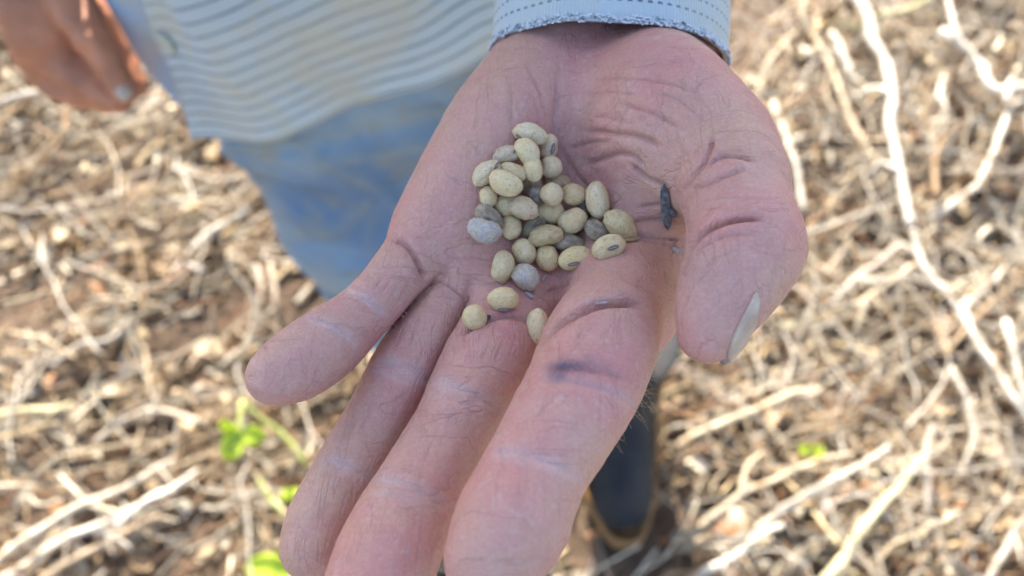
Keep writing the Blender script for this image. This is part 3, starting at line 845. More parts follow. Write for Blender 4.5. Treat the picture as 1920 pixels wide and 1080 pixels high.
# collar and buttons down the placket
th = np.linspace(0, 2 * np.pi, 40, endpoint=False)
cv = np.concatenate([np.stack([-0.08 + r * np.cos(th), 0.51 + r * 1.0 * np.sin(th), np.full(40, z) - .02 * np.cos(th + .6)], 1) for r, z in ((.075, 1.425), (.07, 1.455), (.084, 1.45), (.105, 1.415))])
ci = np.arange(3)[:, None] * 40; cj = np.arange(40)[None]
child('collar', np_mesh('collar', cv, np.stack([ci + cj, ci + (cj + 1) % 40, ci + 40 + (cj + 1) % 40, ci + 40 + cj], -1).reshape(-1, 4)), M_SHIRT, shirt)
for k in range(6):
    Zb = 0.802 + 0.092 * k; Tb = np.array([[220.0]]); hb = np.interp(Tb, HEM_T, HEM_R)
    pb = shirt_pt(Tb, np.array([[Zb]]), hb, .0112)[0, 0]
    nb_ = np.array([math.cos(math.radians(220)) * .14, math.sin(math.radians(220)) * .215, 0]); nb_ /= np.linalg.norm(nb_)
    ua = np.cross(nb_, [0, 0, 1]); th = np.linspace(0, 2 * np.pi, 20, endpoint=False)
    rings = [(0.0, .0028), (.0052, .0028), (.0066, .0034), (.0072, .0022), (.0070, 0.0), (0.0, 0.0)]
    v = np.concatenate([pb + r * (np.cos(th)[:, None] * ua + np.sin(th)[:, None] * np.array([0, 0, 1.0])) + h * nb_ for r, h in rings])
    i = np.arange(5)[:, None] * 20; j = np.arange(20)[None]
    child('button', np_mesh('button', v, np.stack([i + j, i + 20 + j, i + 20 + (j + 1) % 20, i + (j + 1) % 20], -1).reshape(-1, 4)), M_BUTTON, shirt)

# ---- jeans
LEG = [np.array([[-135, 525, 840, 110.], [-148, 512, 700, 116.], [-112, 466, 470, 88.], [-82, 462, 260, 72.], [-72, 470, 150, 66.]]),
       np.array([[5, 535, 840, 108.], [28, 515, 690, 108.], [66, 476, 470, 72.], [112, 478, 260, 66.], [146, 484, 190, 62.]]),
       np.array([[-110, 535, 900, 112.], [-20, 535, 900, 112.]]),
       np.array([[-120, 532, 790, 112.], [-20, 535, 790, 112.]])]
LEG = [spline(n, 13) if len(n) > 2 else n for n in LEG]
def jean_f(P):
    a = smin(boxed(P, LEG[2], 40), boxed(P, LEG[3], 40), 30.)
    return np.minimum(smin(a, boxed(P, LEG[0], 40), 25.), smin(a, boxed(P, LEG[1], 40), 25.))
jv, jq = sparse_mesh(jean_f, np.array([-270., 370, 60]), np.array([250., 680, 1050]), 5.0)
jv = relax(jv, jq, 3)
jm = np_mesh('jeans', jv / 1000, jq); jn = get_no(jm)
ju = cam_px(to_cam(jv / 1000)); jface = np.einsum('ij,ij->i', jn, CC - jv / 1000) > 0
jd = 8 * vnoise(jv * [1, 1, 2.0], .010, 51) + 6 * (1 - 2 * np.abs(vnoise(jv * [1, 1, 1.8], .016, 53))) + 3.5 * vnoise(jv * [1, 1, 1.6], .026, 52); seam_fold_light = np.zeros(len(jv))
for ln, w, h, we in (([(555, 258), (620, 300), (690, 340), (750, 378)], 9, 5, .45), ([(740, 375), (700, 410), (690, 450), (715, 500)], 10, 4, .3),
                     ([(390, 280), (470, 270), (560, 262), (650, 250)], 8, 3, .55), ([(560, 300), (680, 285), (800, 255), (905, 205)], 7, 2, .6),
                     ([(640, 250), (740, 225), (830, 205), (915, 165)], 7, 2, .5), ([(485, 420), (560, 440), (640, 430), (690, 380)], 10, 3, .4),
                     ([(470, 410), (520, 455), (590, 500), (645, 530)], 10, 0, .5), ([(400, 300), (440, 350), (500, 400)], 30, 3, .5)):
    d, t = seg_dist(ju, spline(ln, 16)); e = np.where(jface, np.exp(-(d / w) ** 2), 0)
    jd += h * e; seam_fold_light = np.maximum(seam_fold_light, .8 * we * e * np.clip(.7 + .8 * vnoise(jv, .03, 56), 0, 1))  # pale tan seams and hem edges; highlights on the folds painted in too
mud = np.clip((560 - jv[:, 2]) / 160, 0, 1) * (jv[:, 0] > 10) * np.clip(.75 + .4 * vnoise(jv, .02, 55), 0, 1)
jv = jv + jn * jd[:, None]
jm.vertices.foreach_set('co', (jv / 1000).astype(np.float32).ravel()); jm.update()
set_color(jm, 'seam_fold_light', np.repeat(seam_fold_light[:, None], 3, 1)); set_color(jm, 'mud', np.repeat(mud[:, None], 3, 1))
child('jeans', jm, M_DENIM)

# ---- boots
def boot(cx, cy, yaw, hgt, label):
    root = empty('boot', (0, 0, 0)); root.parent = person; root.location = -person.location; root['label'] = label
    c, s_ = math.cos(yaw), math.sin(yaw)
    def pl(lx, ly, z): return [cx + lx * c - ly * s_, cy + lx * s_ + ly * c, z]
    up = [spline(np.array([[*pl(0, 0, hgt), 76.], [*pl(0, 5, 180), 68.], [*pl(0, 0, 95), 62.], [*pl(0, 22, 70), 54.]]), 10),
          spline(np.array([[*pl(0, 0, 85), 56.], [*pl(0, -70, 72), 50.], [*pl(-2, -130, 56), 47.], [*pl(-4, -165, 52), 42.]]), 10)]
    f = lambda P: np.maximum(smin(boxed(P, up[0], 30), boxed(P, up[1], 30), 25.), 22.0 - P[:, 2])
    f2 = lambda P: np.maximum(f(P), P[:, 2] - hgt)
    lo_ = np.array([cx - 260, cy - 260, 0.]); hi_ = np.array([cx + 260, cy + 260, hgt + 30.])
    v, q = sparse_mesh(f2, lo_, hi_, 4.5); v = relax(v, q, 2)
    me = np_mesh('upper', v / 1000, q)
    me.materials.append(M_BOOT); me.materials.append(M_BOOTDUST)
    cen = v[q].mean(1); lx = (cen[:, 0] - cx) * c + (cen[:, 1] - cy) * s_; ly = -(cen[:, 0] - cx) * s_ + (cen[:, 1] - cy) * c
    patch = (vnoise(cen, .030, 61) + .5 * vnoise(cen, .08, 62) > .55) & (lx < -4) & (ly < -20) & (cen[:, 2] > 45)
    me.polygons.foreach_set('material_index', patch.astype(np.int32))
    child('upper', me, None, root)
    # sole: lugged slab with the foot's outline
    t = np.linspace(0, 2 * np.pi, 60, endpoint=False)
    oy = -70 + 150 * np.cos(t) * np.where(np.cos(t) > 0, .92, 1.0); wd = np.interp(oy, [-222, -140, -60, 70], [42, 56, 48, 40]); ox = np.sign(np.sin(t)) * np.abs(np.sin(t)) ** .6 * wd
    sv = []
    for z, k in ((30, .99), (27, 1.05), (6, 1.05), (2, 1.0)):
        sv += [pl(x * k, -70 + (y + 70) * (1 + (k - 1) * .6), z) for x, y in zip(ox, oy)]
    sv += [pl(0, -70, 2)]
    i = np.arange(3)[:, None] * 60; j = np.arange(60)[None]
    F = np.stack([i + j, i + 60 + j, i + 60 + (j + 1) % 60, i + (j + 1) % 60], -1).reshape(-1, 4)
    j2 = np.arange(0, 60, 2); F = np.concatenate([F, np.stack([np.full(30, 240), 180 + (j2 + 2) % 60, 180 + j2 + 1, 180 + j2], 1)])
    child('sole', np_mesh('sole', np.array(sv) / 1000, F), M_SOLE, root)
    # orange welt and pull strap on the outer side
    w = spline(np.array([pl(78, 10, hgt - 5), pl(73, -5, 200), pl(66, -20, 120), pl(60, -60, 70), pl(54, -120, 46)]), 20)
    v_, f_ = tube(np.array(w) / 1000, np.full(20, .005), 8)
    child('welt', np_mesh('welt', v_, f_), M_SOLE, root)
boot(150., 478., math.radians(4), 245., 'dark navy boot with a tan sole and dried mud')
boot(-75., 490., math.radians(-8), 245., 'dark boot behind the outstretched fingers')

# ---- hair and straw hat (above the frame; the latter added unseen to widen shade over the hand)
th = np.linspace(0, 2 * np.pi, 48, endpoint=False)
shade_hat = [(.205, 1.625), (.20, 1.632), (.13, 1.650), (.108, 1.655), (.102, 1.70), (.09, 1.745), (.05, 1.762), (.0, 1.755)]
v = np.concatenate([np.stack([-.09 + r * np.cos(th), .485 + 1.08 * r * np.sin(th), z + .02 * (r / .2) ** 2 * np.cos(2 * th)], 1) for r, z in shade_hat])
i = np.arange(len(shade_hat) - 1)[:, None] * 48; j = np.arange(48)[None]
ho = child('shade_hat', np_mesh('shade_hat', v, np.stack([i + j, i + (j + 1) % 48, i + 48 + (j + 1) % 48, i + 48 + j], -1).reshape(-1, 4)), M_SHADE_HAT)
so = ho.modifiers.new('thickness', 'SOLIDIFY'); so.thickness = .003
hv2 = np.concatenate([np.stack([-.088 + r * np.cos(th), .495 + r * 1.02 * np.sin(th), np.full(48, z)], 1) for r, z in ((.086, 1.53), (.098, 1.58), (.099, 1.63), (.085, 1.67), (.04, 1.69), (0, 1.692))])
i = np.arange(5)[:, None] * 48
fh = np.stack([i + j, i + (j + 1) % 48, i + 48 + (j + 1) % 48, i + 48 + j], -1).reshape(-1, 4)
fh = fh[~((hv2[fh].mean(1)[:, 1] < .455) & (hv2[fh].mean(1)[:, 2] < 1.62))]
child('hair', np_mesh('hair', hv2, fh), M_HAIR)
# ------------------------------------------------------------------ ground and crop litter
def soil_material():
    N = Nodes('dry_soil'); v = N.coord('Object')
    n = N.noise(v, 22, 6, 0.65); n2 = N.noise(v, 140, 4, 0.6)
    c = N.ramp(n, [(0.3, (0.045, 0.027, 0.017)), (0.55, (0.10, 0.062, 0.038)), (0.75, (0.17, 0.115, 0.072))])
    N.base(N.mix(N.math('MULTIPLY', n2, 0.5), c, (0.17, 0.12, 0.075))); N.rough(0.95)
    N.l(N.bump(N.math('ADD', n, N.math('MULTIPLY', n2, 0.4)), 0.8, 0.02), N.b.inputs['Normal'])
    return N.m
def dry_material(name):
    N = Nodes(name); a = N.n('ShaderNodeAttribute', attribute_name='dry_colour'); v = N.coord('Object')
    n = N.noise(v, 120, 4, 0.65)
    c = N.mix(N.ramp(n, [(0.45, (0, 0, 0)), (0.75, (0.7, 0.7, 0.7))]), a.outputs['Color'], (0.42, 0.34, 0.25), 'MULTIPLY')
    N.base(c); N.rough(0.75)
    N.l(N.bump(N.noise(N.coord('Object', (1, 1, 1)), 420, 3), 0.4, 0.001), N.b.inputs['Normal'])
    return N.m
M_SOIL = soil_material(); M_DRY = dry_material('dry_crop_litter')
# soil: one sheet to the horizon, uneven where the camera sees it
gx = np.concatenate([[-150, -40, -10], np.linspace(-2.4, 2.4, 121), [10, 40, 150]]); gy = np.concatenate([[-150, -40, -8], np.linspace(-1.2, 3.2, 111), [10, 40, 150]])
GX, GY = np.meshgrid(gx, gy, indexing='ij'); gp = np.stack([GX, GY, GX * 0], -1).reshape(-1, 3)
def soil_z(p): 
    w = np.clip(3.0 - np.abs(p[:, 0]) , 0, 1) * np.clip(3.6 - np.abs(p[:, 1]), 0, 1)
    q = p * [1, 1, 0]
    return w * (0.030 * vnoise(q, 3.1, 71) + 0.010 * vnoise(q, 9, 72) + 0.004 * vnoise(q, 25, 73)) - 0.015
gp[:, 2] = soil_z(gp)
n, m = GX.shape; i = np.arange(n - 1)[:, None] * m + np.arange(m - 1)[None]
ground = link('ground', np_mesh('ground', gp, np.stack([i, i + m, i + m + 1, i + 1], -1).reshape(-1, 4)), M_SOIL); tag(ground, kind='structure')

PAL = np.array([[0.44, 0.345, 0.22], [0.31, 0.215, 0.12], [0.60, 0.52, 0.39], [0.23, 0.145, 0.075], [0.22, 0.11, 0.05], [0.36, 0.315, 0.24], [0.11, 0.075, 0.048], [0.44, 0.34, 0.19]])
PW = np.array([.19, .2, .12, .15, .08, .12, .10, .04])
BARE = [(*on_level(565, 575, 0)[:2], .13), (*on_level(60, 620, 0)[:2], .06), (*on_level(1500, 330, 0)[:2], .06), (*on_level(1300, 960, 0)[:2], .05), (*on_level(250, 330, 0)[:2], .07), (*on_level(1590, 745, 0)[:2], .06), (*on_level(1400, 60, 0)[:2], .10), (*on_level(330, 640, 0)[:2], .06), (*on_level(1720, 760, 0)[:2], .05), (*on_level(1180, 1000, 0)[:2], .08)]  # litter thinned to dark soil, some patches standing in for shaded ground
def litter(name, label, cat, N_, kind, xr, yr, rr, seed):
    r = np.random.default_rng(seed)
    x = r.uniform(*xr, N_); y = r.uniform(*yr, N_); c = np.stack([x, y, 0 * x], 1)
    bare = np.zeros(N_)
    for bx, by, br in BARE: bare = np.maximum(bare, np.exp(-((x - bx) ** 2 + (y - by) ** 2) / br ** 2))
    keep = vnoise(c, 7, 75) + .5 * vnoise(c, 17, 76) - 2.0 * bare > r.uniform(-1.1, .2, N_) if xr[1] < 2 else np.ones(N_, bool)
    az0 = 0.55 + 0.8 * vnoise(c, 1.6, 77)
    c = c[keep]; az0 = az0[keep]; N_ = len(c)
    heap = np.clip(0.5 + 0.8 * vnoise(c, 5, 74), 0, 1)
    az = np.where(r.uniform(0, 1, N_) < .5, az0 + r.normal(0, .28, N_), r.uniform(0, 2 * np.pi, N_))
    if kind == 'stem':
        L = r.gamma(2.2, rr[0], N_).clip(.015, .30); R = r.uniform(*rr[1], N_) * np.clip(L / .08, .7, 1.3)
        el = r.normal(0, .22, N_); lift = r.beta(1.2, 2.2, N_) * (.012 + .05 * heap)
        ns, sg = 5, 4
        t = np.linspace(-.5, .5, sg)
        dx = np.stack([np.cos(az) * np.cos(el), np.sin(az) * np.cos(el), np.sin(el)], 1)
        side = np.stack([-np.sin(az), np.cos(az), 0 * az], 1); up = np.cross(dx, side)
        b1 = r.normal(0, .10, N_); b2 = r.normal(0, .07, N_)
        path = c[:, None] + L[:, None, None] * (t[None, :, None] * dx[:, None] + (b1[:, None] * (1 - 4 * t ** 2))[..., None] * side[:, None] + (b2[:, None] * np.sin(4 * t))[..., None] * up[:, None])
        zz = soil_z(c) + lift + .5 * L * np.abs(np.sin(el))
        path[..., 2] += zz[:, None]
        ph = np.linspace(0, 2 * np.pi, ns, endpoint=False)
        tap = np.interp(t, [-.5, .5], [1.1, .75])
        V = path[:, :, None] + (R[:, None] * tap)[:, :, None, None] * (np.cos(ph)[None, None, :, None] * side[:, None, None] + np.sin(ph)[None, None, :, None] * up[:, None, None])
        k = np.arange(sg - 1)[:, None] * ns; j = np.arange(ns)[None]
        q = np.stack([k + j, k + (j + 1) % ns, k + ns + (j + 1) % ns, k + ns + j], -1).reshape(-1, 4)
        per = sg * ns
    else:
        L = r.gamma(3.0, rr[0], N_).clip(.006, .05); Wd = L * r.uniform(.3, .9, N_); cu = r.normal(0, 1.0, N_); cu2 = r.normal(0, .6, N_)
        el = r.normal(0, .45, N_); ro = r.normal(0, .6, N_)
        dx = np.stack([np.cos(az) * np.cos(el), np.sin(az) * np.cos(el), np.sin(el)], 1)
        side = np.stack([-np.sin(az), np.cos(az), 0 * az], 1); up = np.cross(dx, side)
        s2 = side * np.cos(ro)[:, None] + up * np.sin(ro)[:, None]; up = np.cross(dx, s2); side = s2
        gu = np.array([-.5, -.2, .2, .5]); gw = np.array([-.5, 0, .5])
        UU, WW = np.meshgrid(gu, gw, indexing='ij'); shp = 1 - (2 * UU) ** 2 * .75
        V = c[:, None] + (L[:, None] * UU.ravel())[..., None] * dx[:, None] + (Wd[:, None] * (WW * shp).ravel())[..., None] * side[:, None] \
            + (L[:, None] * (cu[:, None] * (UU.ravel() ** 2)[None] + cu2[:, None] * (2 * WW.ravel() ** 2)[None]))[..., None] * up[:, None]
        V[..., 2] += (soil_z(c) + r.beta(1.3, 2.0, N_) * (.01 + .045 * heap))[:, None]
        per = 12
        k = np.arange(3)[:, None] * 3 + np.arange(2)[None]
        q = np.stack([k, k + 3, k + 4, k + 1], -1).reshape(-1, 4)
    V = V.reshape(-1, 3); F = (np.arange(N_)[:, None, None] * per + q[None]).reshape(-1, 4)
    me = np_mesh(name, V, F)
    col = PAL[r.choice(len(PAL), N_, p=PW)] * r.uniform(.75, 1.4, (N_, 1))
    set_color(me, 'dry_colour', np.repeat(col, per, 0).clip(0, .78))
    o = link(name, me, M_DRY); tag(o, label, cat, kind='stuff')
    return o
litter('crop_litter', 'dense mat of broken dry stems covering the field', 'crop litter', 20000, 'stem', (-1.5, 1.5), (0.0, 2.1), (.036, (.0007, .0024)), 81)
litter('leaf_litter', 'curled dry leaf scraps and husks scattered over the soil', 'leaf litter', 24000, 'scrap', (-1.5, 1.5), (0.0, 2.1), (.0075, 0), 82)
litter('far_crop_litter', 'dry stems lying round the edge of the trampled patch', 'crop litter', 7000, 'stem', (-3.2, 3.2), (-2.0, 4.5), (.03, (.002, .005)), 83)

# ---- dry stalks one can pick out: main stem with side branches
M_STALK = dry_material('bleached_stalk')
def stalk(lines, w, z0, z1, label, tone=(0.62, 0.57, 0.47), branches=(), cat='dry stalk', name='dry_stalk'):
    """photo line on the ground, raised z0..z1 above it"""
    def build(ln, w0, w1, za, zb):
        n_ = max(10, len(ln) * 5); s2 = spline(ln, n_)
        P = np.array([on_level(p[0], p[1], za + (zb - za) * k / (n_ - 1) + .006 * math.sin(3.1 * k / (n_ - 1))) for k, p in enumerate(s2)])
        P = P + .0022 * np.stack([vnoise(P, 45, 91), vnoise(P, 45, 92), vnoise(P, 45, 93)], 1) + .006 * np.stack([vnoise(P, 16, 97), vnoise(P, 16, 98), 0 * P[:, 0]], 1)
        dist = np.linalg.norm(P - CC, axis=1).mean()
        rad = np.linspace(w0, w1, n_) * dist / FPX * .38
        rad = rad * (1 + .18 * np.abs(np.sin(np.arange(n_) * 1.1)) ** 6 + .05 * vnoise(P, 70, 94))
        v, f = tube(P, rad, 10)
        me = np_mesh('stem', v, f)
        c = np.array(tone) * .85 * (1 + .3 * vnoise(v, 30, 95))[:, None] * (1 - np.array([.45, .55, .65]) * np.clip(vnoise(v, 45, 96) * 2 - .5, 0, 1)[:, None])
        set_color(me, 'dry_colour', c.clip(0, .8))
        return me, P
    me, P = build(np.array(lines, float), w, w * .7, z0, z1)
    root = empty(name, tuple(P[0])); tag(root, label, cat, 'bleached stalks lying on the field')
    bpy.context.view_layer.update()
    o = link('stem', me, M_STALK); o.parent = root; o.location = -root.location
    for bl, bw, b0, b1 in branches:
        bm_, _ = build(np.array(bl, float), bw, bw * .65, b0, b1); bm_.name = 'branch'
        o = link('branch', bm_, M_STALK); o.parent = root; o.location = -root.location
    # side stubs at the nodes
    rs = np.random.default_rng(int(abs(lines[0][0] * 7 + lines[0][1])) + 5)
    for k in range(rs.integers(2, 5)):
        i0 = rs.integers(1, len(P) - 1); dv = rs.normal(0, 1, 3) * [1, 1, .6]; dv /= np.linalg.norm(dv); L = rs.uniform(.012, .045)
        pth = np.array([P[i0], P[i0] + dv * L * .5 + [0, 0, .003], P[i0] + dv * L]); rr_ = rs.uniform(.0012, .0024)
        v, f = tube(spline(pth, 6), np.linspace(rr_ * 1.3, rr_ * .7, 6), 6)
        m_ = np_mesh('side_stub', v, f); set_color(m_, 'dry_colour', np.tile(np.array(tone) * rs.uniform(.6, 1), (len(v), 1)))
        o = link('side_stub', m_, M_STALK); o.parent = root; o.location = -root.location
    return root
# tangle of thin kinked twigs, thickest on the right
rt = np.random.default_rng(33); tw = []; tcol = []
for k in range(1500):
    if k < 1000: x0, y0 = rt.uniform(.22, 1.4), rt.uniform(.15, 1.7)
    else: x0, y0 = rt.uniform(-1.4, .3), rt.uniform(.1, 1.7)
    if -.25 < x0 < .28 and .2 < y0 < .62: continue
    L = rt.gamma(3, .05); a0 = rt.uniform(0, 6.3); z0 = .015 + rt.beta(1.2, 2.5) * .085; p = np.array([x0, y0, z0]); pts = [p]
    for q in range(5):
        a0 += rt.normal(0, .38); p = p + L / 5 * np.array([math.cos(a0), math.sin(a0), rt.normal(0, .22)]); p[2] = max(p[2], .006); pts.append(p)
    r0 = rt.uniform(.0008, .0022)
    v, f = tube(np.array(pts), np.linspace(r0, r0 * .6, 6), 5, False); tw.append((v, f))
    tcol.append(np.tile(np.array([[.48, .42, .33], [.36, .29, .20], [.58, .52, .43], [.30, .26, .20]][rt.integers(4)]) * rt.uniform(.8, 1.15), (len(v), 1)))
v, f = merge(tw); m_ = np_mesh('twig_tangle', v, f); set_color(m_, 'dry_colour', np.concatenate(tcol).clip(0, .75))
tag(link('twig_tangle', m_, M_STALK), 'tangle of thin kinked dry twigs spread over the litter', 'twigs', kind='stuff')
WH = (0.64, 0.58, 0.48); TN = (0.56, 0.46, 0.31); YL = (0.66, 0.58, 0.34); GR = (0.50, 0.44, 0.36)
stalk([(1600, -30), (1625, 40), (1655, 110), (1672, 180), (1676, 270), (1698, 350), (1712, 430)], 25, .10, .06, 'thickest white stalk running down from the top edge right of the thumb', WH,
      [([(1672, 180), (1640, 165), (1600, 185)], 13, .09, .06), ([(1690, 320), (1655, 305), (1630, 330)], 12, .08, .05), ([(1712, 430), (1735, 500), (1790, 565), (1820, 625), (1862, 700)], 16, .06, .04)])
stalk([(1412, 185), (1440, 120), (1475, 78), (1512, 55), (1545, 100), (1570, 165), (1598, 225), (1645, 310)], 17, .03, .05, 'arched tan stalk beside the wrist, bent over like a hook', TN, [([(1512, 55), (1500, 20), (1520, -20)], 13, .06, .07)])
stalk([(1450, 190), (1470, 260), (1490, 320), (1502, 395)], 17, .04, .03, 'short pale stalk just beyond the thumb knuckle', (0.62, 0.56, 0.46), [([(1478, 262), (1510, 255), (1530, 245)], 9, .04, .03)])
stalk([(1765, 60), (1800, 85), (1840, 125), (1855, 160), (1880, 172), (1940, 160)], 22, .09, .09, 'white crooked stalk at the upper right edge, kinked sideways', WH, [([(1840, 125), (1815, 95), (1790, 55), (1775, 0)], 13, .09, .12)])
stalk([(1742, 405), (1790, 375), (1830, 345), (1855, 300), (1880, 240), (1905, 195), (1940, 200)], 15, .05, .09, 'slim white stalk rising to a knot at the right edge', WH, [([(1896, 205), (1890, 180), (1900, 150)], 16, .09, .1)])
stalk([(1555, 575), (1600, 530), (1640, 495), (1690, 458), (1735, 490)], 15, .03, .05, 'grey tan stalk forming a peak right of the thumb tip', GR, [([(1610, 520), (1640, 530), (1660, 520)], 15, .04, .05)])
stalk([(1565, 580), (1620, 562), (1680, 520), (1735, 490)], 13, .03, .05, 'thin tan stalk crossing under the peaked stalk', TN, [([(1625, 560), (1610, 590), (1605, 620)], 15, .04, .02)])
stalk([(1820, 570), (1812, 590), (1830, 640), (1865, 690), (1895, 740), (1935, 790)], 19, .05, .06, 'white stalk with a clubbed top at the right edge below the middle', WH, [([(1812, 585), (1850, 540), (1880, 500)], 11, .05, .07)])
stalk([(1540, 1100), (1590, 1040), (1640, 965), (1690, 900), (1730, 858)], 24, .03, .07, 'straight yellowish stalk slanting up from the bottom edge', YL, [([(1660, 935), (1640, 900), (1650, 870)], 9, .05, .06)])
stalk([(1290, 1005), (1330, 970), (1390, 925), (1450, 900), (1520, 872), (1600, 845)], 15, .03, .06, 'long tan stalk slanting right from beside the boot', TN, [([(1390, 925), (1400, 880), (1430, 850)], 10, .05, .05)])
stalk([(1400, 1010), (1460, 960), (1530, 915), (1600, 880), (1665, 835)], 18, .03, .07, 'pale stalk parallel to and below the long tan stalk', (0.60, 0.53, 0.42), [([(1530, 915), (1555, 955), (1570, 1000)], 11, .05, .03)])
stalk([(1290, 1100), (1350, 1050), (1400, 1015), (1470, 985)], 19, .03, .05, 'stubby pale stalk at the bottom edge right of the boot', (0.64, 0.58, 0.47))
stalk([(1268, 835), (1330, 805), (1400, 775), (1470, 745), (1530, 730)], 17, .04, .07, 'tan stalk lying from the boot towards the right', TN, [([(1400, 775), (1440, 800), (1480, 850)], 12, .06, .03)])
stalk([(1745, 800), (1738, 870), (1742, 930), (1735, 1000)], 15, .06, .03, 'upright grey stalk near the lower right corner', GR)
stalk([(1790, 690), (1812, 760), (1822, 830), (1800, 900)], 13, .07, .04, 'slender bowed grey stalk below the clubbed white stalk', GR)
stalk([(1880, 600), (1905, 690), (1925, 760)], 16, .09, .07, 'white stalk cut off by the right edge at mid height', WH)
stalk([(1850, 1100), (1890, 1010), (1930, 960)], 14, .04, .07, 'pale stalk across the bottom right corner', (0.62, 0.55, 0.44))
stalk([(322, 515), (350, 485), (380, 450), (420, 418), (465, 388)], 17, .03, .06, 'pale straight stalk left of the jeans, thick at its lower end', (0.64, 0.58, 0.48), [([(345, 490), (365, 500), (385, 505)], 14, .04, .03)])
stalk([(-20, 782), (40, 772), (90, 770), (130, 760)], 15, .03, .05, 'short straw stalk poking in at the left edge', YL)
stalk([(-20, 195), (40, 180), (85, 172)], 12, .04, .05, 'thin pale stalk under the hanging hand at the left edge', (0.64, 0.58, 0.47))
stalk([(-20, 1060), (60, 1000), (150, 950), (240, 905), (330, 868)], 17, .03, .06, 'topmost tan stalk of the bundle in the lower left corner', (0.60, 0.52, 0.40))
stalk([(-10, 1095), (80, 1040), (170, 990), (270, 940), (350, 905)], 19, .03, .05, 'middle pale stalk of the bundle in the lower left corner', (0.64, 0.57, 0.46), [([(170, 990), (210, 1000), (250, 1030)], 11, .04, .03)])
stalk([(60, 1100), (150, 1045), (230, 1000), (300, 965)], 17, .02, .04, 'lowest brown stalk of the bundle in the lower left corner', (0.46, 0.35, 0.23))
stalk([(215, 985), (260, 950), (310, 925), (370, 885)], 15, .06, .07, 'bright white stick lying across the lower left bundle', WH)
stalk([(95, 690), (150, 650), (200, 640), (240, 600)], 14, .03, .04, 'grey stalk among leaf scraps at the left', GR)
stalk([(180, 830), (230, 790), (300, 770), (370, 790)], 15, .03, .05, 'bowed tan stalk left of the green sprout', (0.58, 0.50, 0.38))
stalk([(478, 500), (486, 560), (470, 620)], 14, .04, .02, 'shaded brown stalk left of the little finger', (0.45, 0.36, 0.26), [([(505, 500), (515, 560), (520, 600)], 13, .04, .02)])
stalk([(1600, 60), (1640, 30), (1700, 20), (1760, -10)], 15, .06, .09, 'olive tan stalk arching along the top edge', (0.44, 0.40, 0.20))
stalk([(1560, 60), (1585, 110), (1600, 150), (1660, 185)], 16, .06, .04, 'crooked pale stalk left of the thickest white stalk', (0.66, 0.60, 0.49))
stalk([(1762, 190), (1772, 150), (1770, 260)], 13, .05, .03, 'small upright pale peg among the stalks upper right', (0.66, 0.60, 0.50))

# ---- green sprouts
def leaf_mat():
    N = Nodes('fresh_green_leaf'); v = N.coord('Object'); n = N.noise(v, 60, 4)
    N.base(N.ramp(n, [(0.3, (0.34, 0.46, 0.04)), (0.7, (0.55, 0.62, 0.06))])); N.rough(0.45)
    N.b.inputs['Transmission Weight'].default_value = 0.0
    tr = N.n('ShaderNodeBsdfTranslucent'); tr.inputs['Color'].default_value = (0.62, 0.75, 0.03, 1)
    ms = N.n('ShaderNodeMixShader'); ms.inputs[0].default_value = 0.45
    N.l(N.b.outputs[0], ms.inputs[1]); N.l(tr.outputs[0], ms.inputs[2]); N.l(ms.outputs[0], N.out.inputs['Surface'])
    return N.m
M_LEAF = leaf_mat()
M_GSTEM = plain('green_stem', (0.36, 0.40, 0.10), (0.48, 0.50, 0.16), 0.5, 60)
def sprout(label, stems, leaves):
    root = empty('green_sprout', tuple(on_level(*stems[0][0][0], stems[0][2]))); tag(root, label, 'sprout', 'green sprouts in the litter')
    bpy.context.view_layer.update()
    for ln, w, za, zb in stems:
        n_ = 14; s2 = spline(ln, n_); P = np.array([on_level(p[0], p[1], za + (zb - za) * k / (n_ - 1)) for k, p in enumerate(s2)])
        v, f = tube(P, np.linspace(w, w * .7, n_) * .5 * 1.15 / FPX, 8)
        o = link('stem', np_mesh('stem', v, f), M_GSTEM); o.parent = root; o.location = -root.location
    for a, b, wpx, za, zb, roll in leaves:
        A = on_level(*a, za); B = on_level(*b, zb); ax = B - A; L = np.linalg.norm(ax); ax /= L
        sd_ = np.cross(ax, [0, 0, 1.0]); sd_ /= np.linalg.norm(sd_); un = np.cross(sd_, ax)
        sd_ = sd_ * math.cos(roll) + un * math.sin(roll); un = np.cross(sd_, ax)
        U, Wv = np.meshgrid(np.linspace(0, 1, 13), np.linspace(-1, 1, 9), indexing='ij')
        half = wpx * 1.15 / FPX * .5 * np.sin(np.pi * U ** .8) ** .7
        P = A + (U * L)[..., None] * ax + (Wv * half)[..., None] * sd_ + (-.12 * L * (U - .5) ** 2 * 4 + .35 * half * np.abs(Wv) + .03 * L * np.sin(U * 9) * Wv)[..., None] * un
        i = np.arange(12)[:, None] * 9 + np.arange(8)[None]
        o = link('leaf', np_mesh('leaf', P.reshape(-1, 3), np.stack([i, i + 9, i + 10, i + 1], -1).reshape(-1, 4)), M_LEAF)
        so = o.modifiers.new('t', 'SOLIDIFY'); so.thickness = .0004
        o.parent = root; o.location = -root.location
sprout('yellow green sprout with folded leaves left of the ring finger', [([(575, 870), (530, 815), (490, 785), (455, 752)], 11, .02, .10), ([(455, 752), (450, 790), (452, 812)], 11, .10, .09), ([(540, 970), (510, 940), (485, 900)], 12, .02, .05)],
       [((452, 812), (412, 808), 62, .09, .075, .9), ((452, 815), (420, 865), 46, .09, .06, .2), ((454, 815), (500, 818), 40, .09, .08, -.5)])
sprout('bright green leaf at the bottom edge below the ring finger', [([(530, 1110), (515, 1085), (505, 1070)], 9, .02, .07)], [((545, 1075), (455, 1062), 60, .07, .07, .3), ((540, 1085), (490, 1110), 40, .07, .06, -.3)])
